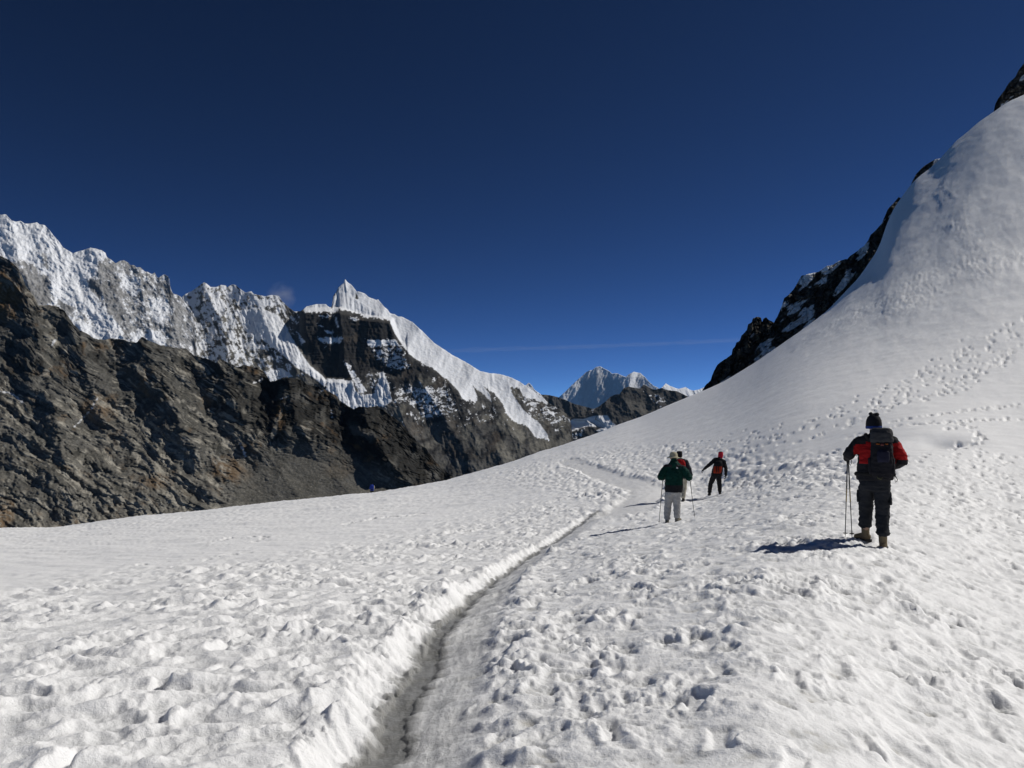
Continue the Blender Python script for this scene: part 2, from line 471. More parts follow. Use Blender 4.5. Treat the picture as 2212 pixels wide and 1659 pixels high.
    track([(1560, 985), (1650, 960), (1735, 930), (1800, 905), (1880, 868), (1960, 838), (2040, 800), (2110, 760), (2180, 715), (2250, 680)], 230, 1.0, 0.21)
    track([(1760, 945), (1830, 915), (1900, 890), (1990, 862), (2060, 835), (2130, 795), (2212, 745), (2260, 720)], 120, 0.4, 0.21)
    track([(1930, 912), (2000, 900), (2090, 888), (2212, 875)], 34, 0.15, 0.2)
    track([(1830, 948), (1900, 930), (1990, 918), (2080, 912), (2212, 905)], 46, 0.25, 0.2)
    track([(2085, 918), (2095, 935), (2088, 948), (2060, 960), (1980, 968), (1900, 975), (1780, 980)], 48, 0.35, 0.24)
    track([(1700, 1010), (1800, 1003), (1900, 1010), (2030, 1000), (2212, 985)], 90, 0.9, 0.2)
    track([(1560, 1050), (1700, 1040), (1850, 1045), (2010, 1030), (2212, 1020)], 120, 0.8, 0.19)
    track([(1500, 1090), (1700, 1080), (2000, 1075), (2240, 1060)], 130, 0.7, 0.17)
    track([(1560, 1160), (1750, 1130), (2000, 1115), (2240, 1100)], 110, 0.6, 0.16)
    track([(1120, 1030), (1230, 1003), (1330, 985), (1430, 972), (1560, 958), (1700, 935)], 110, 0.8, 0.2)
    track([(420, 1175), (470, 1168), (520, 1162), (580, 1166)], 9, 0.5, 0.25)
    track([(740, 1132), (840, 1120), (930, 1112)], 16, 0.25, 0.25)
    track([(330, 1215), (420, 1210), (560, 1195)], 7, 0.9, 0.22)
    for (x, y, ang, s) in pits:
        s *= min(max(0.40 + math.hypot(x, y) / 190.0, 0.46), 0.85)
        r0 = math.hypot(x, y); a0 = math.atan2(x, y)
        i0, i1 = np.searchsorted(r, [r0 - 3 * s, r0 + 3 * s]); j0, j1 = np.searchsorted(az, [a0 - 3 * s / r0, a0 + 3 * s / r0])
        if i1 <= i0 or j1 <= j0: continue
        dx = X[i0:i1, j0:j1] - x; dy = Y[i0:i1, j0:j1] - y
        p = dx * math.sin(ang) + dy * math.cos(ang); w = dx * math.cos(ang) - dy * math.sin(ang)
        e = np.hypot(p / 1.7, w / 0.75) / s + .18 * fbm(X[i0:i1, j0:j1] / .12, Y[i0:i1, j0:j1] / .12, 99, 2)
        k = np.clip(0.6 + r0 / 40, .6, 1.5)
        h[i0:i1, j0:j1] += k * (-0.42 * s * sstep(1.0, 0.6, e) + 0.05 * s * np.exp(-((e - 1.15) / 0.25) ** 2))
    # fresh boot prints with crisp rims close by
    prints = []
    def walk(pts, step, gap):
        L = ground_line(pts); seg = np.hypot(*np.diff(L, axis=0).T); cum = np.concatenate([[0], np.cumsum(seg)])
        s = 0.0; side = 1
        while s < cum[-1]:
            x = np.interp(s, cum, L[:, 0]); y = np.interp(s, cum, L[:, 1])
            j = min(max(np.searchsorted(cum, s + 1e-6), 1) - 1, len(seg) - 1); t = (L[j + 1] - L[j]) / seg[j]
            o = side * gap + random.gauss(0, .05)
            prints.append((x - t[1] * o, y + t[0] * o, math.atan2(t[0], t[1]) + side * 0.15 + random.gauss(0, .12), random.uniform(.7, 1.15)))
            s += step * random.uniform(.85, 1.15); side = -side
    walk([(1500, 1700), (1530, 1500), (1560, 1350), (1600, 1240), (1640, 1170), (1660, 1130)], .62, .10)
    walk([(1250, 1690), (1290, 1500), (1340, 1340), (1400, 1230), (1440, 1160), (1455, 1130)], .66, .10)
    walk([(2000, 1690), (1985, 1500), (1960, 1350), (1930, 1260), (1900, 1195)], .64, .11)
    walk([(1800, 1690), (1770, 1480), (1740, 1330), (1700, 1220)], .68, .12)
    walk([(2180, 1600), (2080, 1450), (1980, 1330), (1880, 1240)], .6, .1)
    walk([(1080, 1500), (1110, 1420), (1150, 1330), (1210, 1250), (1260, 1190)], .6, .09)
    walk([(200, 1650), (330, 1520), (480, 1420), (640, 1330)], .7, .12)
    for (x, y, ang, dz) in prints:
        r0 = math.hypot(x, y); a0 = math.atan2(x, y)
        i0, i1 = np.searchsorted(r, [r0 - .4, r0 + .4]); j0, j1 = np.searchsorted(az, [a0 - .4 / r0, a0 + .4 / r0])
        dx = X[i0:i1, j0:j1] - x; dy = Y[i0:i1, j0:j1] - y
        p = dx * math.sin(ang) + dy * math.cos(ang); w = dx * math.cos(ang) - dy * math.sin(ang)
        wob = .012 * fbm(X[i0:i1, j0:j1] / .06, Y[i0:i1, j0:j1] / .06, 98, 2)
        half = .052 - .012 * np.exp(-((p + .03) / .06) ** 2)
        out = np.maximum(np.abs(p) - .145, np.abs(w) - half) + wob
        ew = max(.012, .0045 * r0)
        m = sstep(ew, -ew, out)
        h[i0:i1, j0:j1] = h[i0:i1, j0:j1] * (1 - .7 * m) - .027 * dz * m + .011 * dz * np.exp(-((out - 1.6 * ew) / (1.4 * ew)) ** 2) * (1 + 1.2 * np.clip(p / .14, -1, 1) * -.6)
    # raised slabs of crust in the foreground
    for (u, v, rad, hgt, ang) in ((1272, 1590, 0.15, 0.045, 0.2), (1665, 1612, 0.2, 0.05, 2.6), (1225, 1570, 0.12, 0.035, 0.6), (1515, 1530, .1, .03, 1.), (2010, 1500, .16, .035, 2.2), (1905, 1420, .14, .03, .4), (480, 1470, .22, .05, .3), (330, 1560, .2, .05, .5)):
        x, y, _ = base_hit(u, v)
        dx, dy = X - x, Y - y
        p = dx * math.cos(ang) + dy * math.sin(ang); w = -dx * math.sin(ang) + dy * math.cos(ang)
        e = np.hypot(p, w * 1.25) / rad + 0.25 * fbm(X / .15, Y / .15, 97, 3) * 1
        h += 0.5 * hgt * sstep(1.0, 0.80, e) * sstep(-1.4, 0.8, p / rad)
    Zf = Z + h
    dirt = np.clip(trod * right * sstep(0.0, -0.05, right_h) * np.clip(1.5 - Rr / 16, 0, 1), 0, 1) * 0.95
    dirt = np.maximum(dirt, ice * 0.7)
    verts = np.stack([X, Y, Zf], -1).reshape(-1, 3)
    nr, nc = X.shape
    m = new_mesh("snow_ground", verts, grid_faces(nr, nc, flip=True))
    hollow = trod * np.where(right > .5, sstep(0.035, -0.03, right_h), sstep(0.04, -0.05, left_h)) * np.clip(1.2 - Rr / 40, 0.2, 1)  # low spots that take the icy grey and the painted shading
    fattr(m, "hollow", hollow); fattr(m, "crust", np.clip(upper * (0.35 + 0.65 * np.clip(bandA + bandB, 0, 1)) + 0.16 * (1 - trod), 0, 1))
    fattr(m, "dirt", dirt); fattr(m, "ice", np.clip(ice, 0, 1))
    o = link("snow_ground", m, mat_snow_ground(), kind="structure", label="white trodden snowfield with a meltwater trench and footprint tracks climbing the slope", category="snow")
    return o, az, r, Zf
SNOW, G_AZ, G_R, G_Z = build_snowfield()
print("snow", round(time.time() - T0, 1))
def ground_z(x, y):
    a = math.atan2(x, y); rr = math.hypot(x, y)
    j = min(max(np.searchsorted(G_AZ, a) - 1, 0), len(G_AZ) - 2); i = min(max(np.searchsorted(G_R, rr) - 1, 0), len(G_R) - 2)
    tj = (a - G_AZ[j]) / (G_AZ[j + 1] - G_AZ[j]); ti = (rr - G_R[i]) / (G_R[i + 1] - G_R[i])
    return float((G_Z[i, j] * (1 - tj) + G_Z[i, j + 1] * tj) * (1 - ti) + (G_Z[i + 1, j] * (1 - tj) + G_Z[i + 1, j + 1] * tj) * ti)

# ------------------------------------------------------------------ mountains
def terrain_face(name, crest, base, D0, step, depth_fn, attr_fn, mat, vref, slope, tilt=0.0, crest_jit=0.0, seed=0, back=1.0, **props):
    """a mountain side: crest and foot lines traced from the photo, set at distance D0 (metres), with relief in depth and a far side behind the crest.
    depth_fn(U, V, S) gives the relief in picture units (D0 / FPX metres each), + away from the viewer"""
    c = np.array(crest, float); b = np.array(base, float)
    us = np.arange(c[0, 0], c[-1, 0] + step, step)
    vc = np.interp(us, c[:, 0], c[:, 1])
    if crest_jit: vc = vc + crest_jit * (fbm(us / 7.0, us * 0 + seed, seed + 5, 4, 0.65) )
    vb = np.interp(us, b[:, 0], b[:, 1])
    n = int(max((vb - vc).max() / step, 12))
    s = np.linspace(0, 1, n)[:, None]
    V = vb[None, :] + (vc - vb)[None, :] * s
    U = np.broadcast_to(us[None, :], V.shape)
    S = np.broadcast_to(s, V.shape)
    dep = (vref - V) * slope + tilt * (U - c[:, 0].mean()) + depth_fn(U, V, S)
    D = D0 * (1 + dep / FPX)
    x, y, z = ray(U, V)
    X, Y, Z = x * D, y * D, CAMZ + z * D
    rows = [np.stack([X, Y, Z], -1)]
    # far side
    top = rows[0][-1]; rad = top[:, :2] / np.linalg.norm(top[:, :2], axis=1, keepdims=True)
    unit = D0 / FPX * back
    for q, (out, drop) in enumerate(((2, 1.2), (8, 8), (30, 32), (90, 110))):
        jit = 1 + 0.4 * fbm(us / 11, us * 0 + q, seed + 60 + q, 2)
        p = top.copy(); p[:, :2] += rad * (out * unit); p[:, 2] -= drop * unit * jit
        rows.append(p[None])
    P = np.concatenate(rows, 0)
    nr, nc = P.shape[:2]
    m = new_mesh(name, P.reshape(-1, 3), grid_faces(nr, nc))
    at = attr_fn(U, V, S, dep)
    for k in ("snow", "dark", "tan", "rust"):
        a = np.asarray(at.get(k, np.zeros(V.shape)), float) * np.ones(V.shape)
        a = np.concatenate([a] + [a[-1:]] * 4, 0)
        fattr(m, k, np.clip(a, 0, 1))
    return link(name, m, mat, kind="structure", **props)
def ridge_depth(U, V, poly, h, wl, wr, p=1.1):
    """a rib standing h towards the viewer, wl / wr wide to its left and right (poly runs downwards)"""
    d, run, side = seg_dist(U, V, poly)
    # poly runs downwards in the picture (v grows): left / right of it by u
    pl = np.asarray(poly, float)
    ur = np.interp(V, pl[:, 1], pl[:, 0])
    w = np.where(U < ur, wl, wr)
    return -h * np.clip(1 - d / w, 0, 1) ** p

# --- the brown rock ridge, near
def brown_uv(U, V):
    wu = U + 26 * fbm(U / 110, V / 110, 301, 4, .55); wv = V + 26 * fbm(U / 110 + 5, V / 110, 305, 4, .55)
    an = math.radians(36)
    return wu * math.cos(an) + wv * math.sin(an), -wu * math.sin(an) + wv * math.cos(an)
BROWN_CREST = [(-170, 430), (-80, 490), (0, 552), (20, 562), (37, 577), (50, 602), (55, 617), (75, 642), (83, 660), (105, 659), (125, 662), (140, 672), (150, 687), (160, 702), (170, 712), (190, 722), (205, 732), (225, 734), (240, 731),
    (265, 733), (277, 738), (295, 740), (307, 727), (322, 736), (345, 745), (370, 750), (385, 752), (402, 753), (419, 768), (447, 775), (467, 784), (475, 775), (492, 783), (514, 793), (527, 788), (547, 793), (562, 795),
    (572, 805), (584, 824), (594, 823), (612, 815), (632, 817), (652, 820), (667, 833), (687, 835), (709, 845), (727, 855), (734, 865), (747, 874), (764, 884), (777, 878), (794, 880), (817, 877), (834, 890), (849, 900),
    (867, 913), (882, 933), (894, 945), (907, 960), (920, 968), (937, 993), (955, 1012), (985, 1034), (1010, 1050)]
def brown_depth(U, V, S):
    a, b = brown_uv(U, V)
    d = 9 * ridged(a / 230, b / 60, 311, 4, 0.5) * -1
    d += 3.2 * fbm(a / 50, b / 14, 315, 4, 0.6) * (0.35 + 1.3 * sstep(-0.3, 0.4, fbm(U / 60, V / 60, 316, 3)))
    d += 9 * fbm(U / 42, V / 36, 319, 5, 0.6)
    f1, f2, fv = worley(a / 27 + .5 * fbm(U / 12, V / 12, 323, 3), b / 14, 320); d += (-5.0 * fv + 2.4 * sstep(0.18, 0, f2 - f1)) * sstep(-.5, .2, fbm(U / 80, V / 80, 322, 3))
    d += -34 * ridged((U + .3 * V) / 190, V / 260, 317, 4, 0.5)
    d += 3.6 * fbm(U / 8, V / 8, 318, 4, 0.65)
    slab = fbm(a / 210, b / 30, 324, 3, .5); st = slab * 7.0; d += -1.7 * (np.floor(st) + sstep(0.6, 1.0, st - np.floor(st))) * sstep(620, 380, U)
    # cliffs under the crest on the right, gullies running down
    cl = sstep(430, 560, U) * sstep(240, 60, V - np.interp(U, *zip(*BROWN_CREST)))
    d += cl * (-16 * ridged(U / 62 + V / 400, V / 190, 321, 4, 0.55) + 5 * ridged(U / 19, V / 60, 325, 3))
    for poly, h, l, r in (([(40, 590), (80, 720), (110, 860), (140, 1000)], 30, 70, 60), ([(300, 735), (330, 800), (370, 880), (420, 960)], 26, 60, 70), ([(140, 672), (170, 760), (215, 880)], 24, 40, 55),
                       ([(470, 780), (500, 860), (560, 960), (640, 1060)], 30, 60, 80), ([(620, 816), (640, 900), (690, 1000), (760, 1070)], 34, 60, 60), ([(780, 880), (800, 930), (850, 1010), (900, 1050)], 26, 45, 40)):
        d += ridge_depth(U, V, poly, h, l, r)
    scree = poly_soft(U, V, [(540, 1000), (640, 950), (760, 990), (850, 1040), (940, 1060), (600, 1110), (480, 1120)], 30)
    return d * (1 - 0.75 * scree) + scree * 1.0 * fbm(U / 5, V / 5, 327, 3)
def brown_attr(U, V, S, dep):
    a, b = brown_uv(U, V)
    below = V - np.interp(U, *zip(*BROWN_CREST))
    s1 = ridged(a / 260, b / 15, 331, 4, 0.55); s2 = ridged(a / 90 + 3, b / 6, 335, 3, 0.55)
    reg = fbm(U / 120, V / 120, 338, 3)
    pale_zone = sstep(-0.42, 0.2, reg + 1.1 * sstep(780, 1000, V) * sstep(760, 400, U) - 0.55 * sstep(430, 620, U) * sstep(170, 60, below))  # zone where the pale stone beds come through
    tan = pale_zone * (0.85 * sstep(0.67, 0.80, s1) + 0.35 * sstep(0.70, 0.84, s2)) * sstep(-0.25, 0.25, fbm(U / 24, V / 24, 337, 5, .6))
    tan = np.maximum(tan, .9 * pale_zone * sstep(0.20 - 0.16 * sstep(880, 1040, V) * sstep(560, 330, U), 0.36 - 0.16 * sstep(880, 1040, V) * sstep(560, 330, U), fbm(a / 150, b / 17, 334, 5, .6)) * sstep(-.4, .1, fbm(U / 14, V / 14, 336, 4)))
    blot = fbm(U / 22, V / 22, 341, 4, 0.6)
    tan = np.maximum(tan, 0.55 * pale_zone * sstep(0.22, 0.42, blot) * sstep(780, 980, V))
    # single pale beds that stand out
    for poly, w, k in (([(205, 860), (330, 940), (420, 1010)], 9, .8), ([(330, 1005), (420, 1060), (470, 1100)], 9, .75), ([(230, 1060), (290, 1095), (330, 1115)], 13, .85), ([(130, 880), (190, 910), (250, 960)], 5, .6), ([(300, 900), (360, 940), (420, 985)], 4, .6),
                       ([(60, 845), (110, 870), (170, 895)], 5, .6), ([(607, 878), (598, 920), (590, 945)], 5, .6), ([(455, 905), (500, 925), (515, 950)], 8, .6), ([(512, 985), (545, 1020), (575, 1020)], 8, .5), ([(770, 1050), (790, 1035), (800, 1020)], 9, .5), ([(400, 1000), (440, 1050), (450, 1100)], 5, .5),
                       ([(85, 660), (110, 700), (140, 740)], 10, .4), ([(145, 735), (150, 755)], 6, .6), ([(545, 945), (556, 970)], 8, .5)):
        dd, _, _ = seg_dist(U + 7 * fbm(U / 25, V / 25, 343, 2), V + 7 * fbm(U / 25, V / 25, 344, 2), poly)
        tan = np.maximum(tan, k * sstep(w, w * 0.3, dd + 3 * blot * 3) * (0.55 + 0.6 * sstep(-.2, .2, fbm(a / 20, b / 3, 346, 3))))
    rust = 0.55 * sstep(0.12, 0.4, fbm(U / 70, V / 55, 351, 4, 0.6)) * sstep(-0.25, 0.3, fbm(a / 40, b / 10, 355, 3))
    for (uu, vv, ru, rv, k) in ((730, 1015, 38, 22, .9), (15, 640, 45, 60, .8), (210, 880, 50, 30, .6), (500, 1015, 60, 30, .7), (10, 1110, 25, 40, .9), (330, 1040, 50, 20, .5), (605, 900, 12, 40, .6)):
        rust = np.maximum(rust, k * sstep(1.2, 0.3, np.hypot((U - uu) / ru, (V - vv) / rv) + 0.8 * fbm(U / 20, V / 20, 357, 3)))
    dark = 0.95 * sstep(0.0, 0.3, fbm(a / 80, b / 22, 361, 4, 0.6)) * (1 - 0.6 * pale_zone)
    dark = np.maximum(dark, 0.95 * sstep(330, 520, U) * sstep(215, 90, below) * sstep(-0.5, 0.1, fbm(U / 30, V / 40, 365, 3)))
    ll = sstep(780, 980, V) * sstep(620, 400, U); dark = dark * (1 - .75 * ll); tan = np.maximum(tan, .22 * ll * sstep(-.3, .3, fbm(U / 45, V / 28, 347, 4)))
    scree = poly_soft(U, V, [(540, 1000), (640, 950), (760, 990), (850, 1040), (940, 1060), (600, 1110), (480, 1120)], 25)
    tan = tan * (1 - 0.8 * scree) + scree * (0.13 + 0.5 * (perlin(U / 2.2, V / 2.2, 371) > 0.62)); dark = dark * (1 - .8 * scree); rust *= (1 - .8 * scree)
    snow = np.zeros(U.shape)
    for poly, w in (([(210, 860), (200, 880), (178, 905), (160, 922)], 2.6), ([(0, 845), (25, 850), (50, 870)], 3), ([(690, 848), (700, 840)], 2), ([(548, 828), (566, 820)], 3), ([(606, 862), (622, 856)], 2), ([(112, 745), (120, 735)], 4), ([(715, 885), (718, 900)], 2), ([(520, 960), (530, 985)], 4)):
        dd, _, _ = seg_dist(U, V, poly)
        snow = np.maximum(snow, 0.75 * sstep(w * 1.2, w * 0.2, dd + 5.5 * fbm(U / 7, V / 5, 373, 4) + 1.0))
    return dict(snow=snow, tan=tan * (1 - snow), rust=rust, dark=dark)
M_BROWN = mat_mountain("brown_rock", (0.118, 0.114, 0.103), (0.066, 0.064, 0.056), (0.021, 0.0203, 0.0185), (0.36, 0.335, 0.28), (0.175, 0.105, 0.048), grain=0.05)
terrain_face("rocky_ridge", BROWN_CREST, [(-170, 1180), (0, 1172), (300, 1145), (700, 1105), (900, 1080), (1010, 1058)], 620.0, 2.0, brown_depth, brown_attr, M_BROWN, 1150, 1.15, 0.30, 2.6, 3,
    label="dark brown rock ridge with pale slanting beds beyond the snow", category="mountain ridge")

# --- the white range behind it
A_CREST = [(-170, 420), (-60, 450), (0, 464), (10, 463), (14, 464), (19, 470), (25, 476), (35, 479), (44, 477), (54, 483), (66, 483), (79, 480), (86, 485), (96, 486), (105, 495), (116, 509), (126, 520), (137, 535), (147, 541), (157, 547),
    (169, 543), (185, 539), (195, 535), (207, 537), (220, 541), (229, 547), (230.5, 555), (240, 561), (250, 569), (257, 564), (267, 562), (275, 566), (281, 572), (290, 573), (295, 578), (303, 577), (309, 583), (314, 587), (320, 588),
    (329, 592), (334, 589), (339, 598), (343, 600), (351, 594), (356, 593), (363, 597), (366, 603), (368, 622), (374, 634), (383, 637), (390, 640), (395, 648), (405, 659), (416, 675), (420, 700), (422, 740), (425, 790)]
def white_depth(U, V, S):
    wu = U + 6 * fbm(U / 40, V / 40, 401, 3)
    d = -10 * ridged((wu - 0.3 * V) / 70, V / 85, 403, 5, 0.55)
    d += -3.0 * ridged((wu - 0.4 * V) / 18, V / 26, 406, 4, 0.6)
    d += 3.2 * fbm(U / 9, V / 9, 409, 4, 0.65) + 7 * fbm(U / 40, V / 40, 402, 3)
    for poly, h, l, r in (([(110, 500), (112, 560), (110, 620)], 9, 50, 45), ([(207, 545), (215, 600), (235, 670), (265, 730)], 16, 45, 70), ([(365, 600), (372, 660), (380, 720), (395, 760)], 18, 50, 30), ([(25, 476), (40, 560), (70, 640)], 12, 30, 40), ([(300, 580), (310, 650), (330, 730)], 12, 30, 30)):
        d += ridge_depth(U, V, poly, h, l, r)
    return d
def white_attr(U, V, S, dep):
    n = fbm(U / 18, V / 14, 411, 6, 0.7); ns = fbm((U - 0.45 * V) / 8, V / 17, 415, 5, 0.65); nb = fbm(U / 45, V / 45, 418, 3)
    cov = np.full(U.shape, -0.04)                                    # bare rock dusted with snow
    cov += 0.44 * sstep(230, 170, U + 40 * nb) * sstep(700, 560, V)
    glac = poly_soft(U, V, [(96, 486), (116, 509), (137, 535), (157, 547), (195, 535), (229, 547), (210, 567), (205, 585), (187, 602), (192, 625), (213, 657), (238, 687), (262, 718), (254, 740), (215, 740), (180, 715), (158, 692), (150, 665), (112, 632), (106, 592), (113, 560)], 9)
    cov += 0.75 * glac
    cov += 0.30 * poly_soft(U, V, [(0, 464), (96, 486), (110, 540), (80, 560), (30, 520), (0, 500)], 12)
    for p, k in (([(0, 575), (30, 560), (85, 575), (80, 600), (40, 600), (0, 590)], .5), ([(80, 520), (105, 545), (112, 610), (90, 560)], .4), ([(55, 600), (110, 590), (112, 640), (95, 660), (60, 650), (30, 610)], .55), ([(165, 690), (205, 700), (215, 712), (180, 700)], .7), ([(188, 605), (210, 608), (214, 640), (195, 622)], .8),
                 ([(205, 570), (245, 570), (262, 640), (270, 720), (250, 690), (222, 650)], .25), ([(125, 650), (165, 660), (215, 700), (190, 700), (150, 680)], .7), ([(355, 620), (385, 650), (400, 740), (360, 740)], .2)):
        cov -= k * poly_soft(U, V, p, 6)
    for p, k in (([(255, 590), (300, 600), (290, 640), (262, 620)], .35), ([(320, 640), (370, 650), (372, 700), (330, 690)], .4), ([(285, 720), (350, 715), (370, 760), (290, 760)], .4), ([(160, 700), (230, 690), (250, 735), (195, 730)], .4)):
        cov += k * poly_soft(U, V, p, 8)
    f = cov + 0.60 * n + 0.62 * ns + 0.25 * fbm(U / 4, V / 4, 417, 3)
    snow = sstep(-0.02, 0.16, f)
    tan = 0.5 * sstep(0.15, 0.4, nb) * sstep(0, .3, fbm(U / 30, V / 80, 421, 3))
    dark = 0.5 * sstep(0.2, 0.45, fbm((U - .5 * V) / 14, V / 40, 425, 3))
    return dict(snow=np.maximum(snow, 0.22 * sstep(-.5, .1, f)), tan=tan, dark=dark, rust=0)
M_WHITE = mat_mountain("grey_rock_and_snow", (0.30, 0.295, 0.285), (0.21, 0.205, 0.198), (0.085, 0.083, 0.082), (0.33, 0.315, 0.28), (0.22, 0.17, 0.12), grain=0.008)
terrain_face("snow_mountain", A_CREST, [(-170, 760), (100, 760), (425, 800)], 3000.0, 1.6, white_depth, white_attr, M_WHITE, 700, 1.0, 0.45, 1.6, 9, 0.6,
    label="bright snow covered mountain wall with grey rock, farthest to the left", category="mountain")

# --- the massif with the fluted pyramid
B_CREST = [(376, 650), (393, 641), (401, 635), (414, 629), (424, 622), (434, 614), (441, 610), (448, 614), (455, 620), (464, 620), (470, 619), (478, 615), (488, 617), (491, 621), (496, 617), (503, 614), (511, 617), (516, 622), (526, 629), (530, 632),
    (543, 629), (548, 635), (572, 640), (587, 637), (602, 639), (609, 650), (619, 660), (629, 668), (637, 673), (649, 672), (655, 668), (662, 662), (683, 657), (704, 657), (708, 661), (713, 664), (717, 661), (718.6, 648), (720, 639), (728, 628),
    (730, 622), (742, 611), (745.5, 603), (749.5, 608), (761, 617), (771.4, 631), (773.2, 629), (788, 634), (795, 641), (813, 648), (817, 647), (821, 652), (829.5, 662), (837, 668), (843, 677), (853, 679), (860, 684), (868, 684), (891, 696),
    (911, 714), (937, 740), (976, 766), (1011, 785), (1037, 801.5), (1057, 806), (1080, 808), (1102, 814.5), (1122, 824), (1133, 832), (1154.5, 847), (1169, 857), (1187, 872), (1210, 884), (1229, 899), (1234, 918), (1237, 945), (1240, 970)]
CAP = [(655, 668), (662, 655), (704, 650), (713, 660), (745, 590), (772, 620), (820, 640), (860, 675), (911, 700), (976, 755), (1040, 795), (1090, 800), (1135, 825), (1190, 870), (1180, 872), (1150, 862), (1130, 856), (1121, 836), (1103, 838), (1104, 845), (1112.5, 860), (1130, 885),
    (1147, 899), (1165, 914), (1182, 937), (1186, 950), (1155, 943), (1139, 920), (1118, 914), (1105, 906), (1095, 895), (1086, 872), (1069, 851), (1044, 834), (1058, 851), (1062, 869), (1053, 860), (1042, 850), (1023, 836), (1032, 858), (1027, 871), (1014, 864), (1006, 867), (997, 858),
    (990, 844), (969, 823), (955, 813), (936, 797), (920, 788), (902, 778), (887, 767), (877, 756), (864, 738), (853, 721), (846, 704), (841, 691), (833, 691), (813, 686), (784, 687), (786, 681), (774, 677), (758, 673), (747, 670), (733, 668), (719, 677), (696, 674), (673, 676), (659, 675)]
GULLY = [(509, 668), (547, 668), (567, 668), (602, 681), (617, 702), (632, 732), (650, 762), (670, 790), (695, 810), (706, 823), (702, 836), (677, 816), (637, 791), (612, 768), (594, 753), (572, 738), (547, 718), (529, 716), (519, 693)]
FLUTE_LOW = [(707, 818), (735, 820), (762, 823), (767, 843), (779, 853), (807, 850), (820, 815), (827, 800), (839, 828), (847, 868), (817, 882), (764, 890), (704, 842)]
FLUTE_S = [(454, 645), (484, 648), (489, 670), (459, 676)]
FLUTE_T = [(569, 803), (609, 795), (630, 811), (584, 828)]
COUL = [(744, 783), (755, 788), (775, 818), (792, 846), (778, 852), (760, 815)]
def wall_mask(U, V):
    return poly_soft(U, V, [(652, 672), (733, 670), (786, 686), (845, 692), (862, 738), (890, 772), (905, 800), (850, 815), (800, 800), (762, 822), (704, 818), (668, 785), (655, 730)], 7)
def pyr_depth(U, V, S):
    cap = poly_soft(U, V, CAP, 6); wall = wall_mask(U, V)
    d = -14 * ridged(U / 90 + V / 500, V / 200, 501, 4, 0.5)
    d += -3.0 * ridged((U - 0.3 * V) / 14, V / 45, 505, 3, 0.5) * (1 - 0.7 * cap) + 2.2 * fbm(U / 7, V / 7, 508, 4, .6) * (1 - 0.7 * cap)
    # the bright right flank falls away to the right of the long snow crest line
    arete = [(745, 604), (756, 640), (790, 660), (841, 690), (862, 738), (890, 772), (955, 815), (1005, 868), (1090, 930), (1160, 1010)]
    ua = np.interp(V, [p[1] for p in arete], [p[0] for p in arete])
    d += 0.30 * np.clip(U - ua, 0, 400) - 0.06 * np.clip(ua - U, 0, 200)
    # flutes
    fl = poly_soft(U, V, [(655, 668), (704, 650), (720, 640), (745, 604), (757, 640), (790, 662), (841, 690), (784, 688), (733, 668), (660, 676)], 3) + sum(poly_soft(U, V, p, 3) for p in (FLUTE_LOW, FLUTE_S, FLUTE_T)) + 0.7 * poly_soft(U, V, GULLY, 3)
    slant = np.where(U > 650, 0.10 * (V - 640), 0.35 * (V - 640))
    d += np.clip(fl, 0, 1) * (-3.2 * ridged((U - slant) / 7.5, V / 120, 511, 2, 0.45) )
    # steep wall; ledges
    d += wall * (-0.62 * (760 - V) * 0.7) + wall * (2.0 * fbm(U / 40, V / 5, 515, 3) - 9 * ridged(U / 46, V / 160, 518, 3))
    d += ridge_depth(U, V, [(733, 668), (740, 720), (744, 780), (760, 822)], 12, 12, 40)
    for poly, h, l, r in (([(441, 611), (455, 650), (480, 700), (500, 790)], 14, 40, 40), ([(545, 632), (570, 690), (600, 740), (640, 800)], 14, 36, 50), ([(880, 775), (905, 820), (960, 900), (1010, 980)], 20, 40, 60), ([(1057, 850), (1080, 890), (1120, 950), (1160, 1000)], 10, 30, 16), ([(860, 800), (850, 850), (880, 930), (920, 990)], 16, 40, 40), ([(990, 850), (1030, 920), (1090, 990)], 14, 40, 40)):
        d += ridge_depth(U, V, poly, h, l, r)
    return d
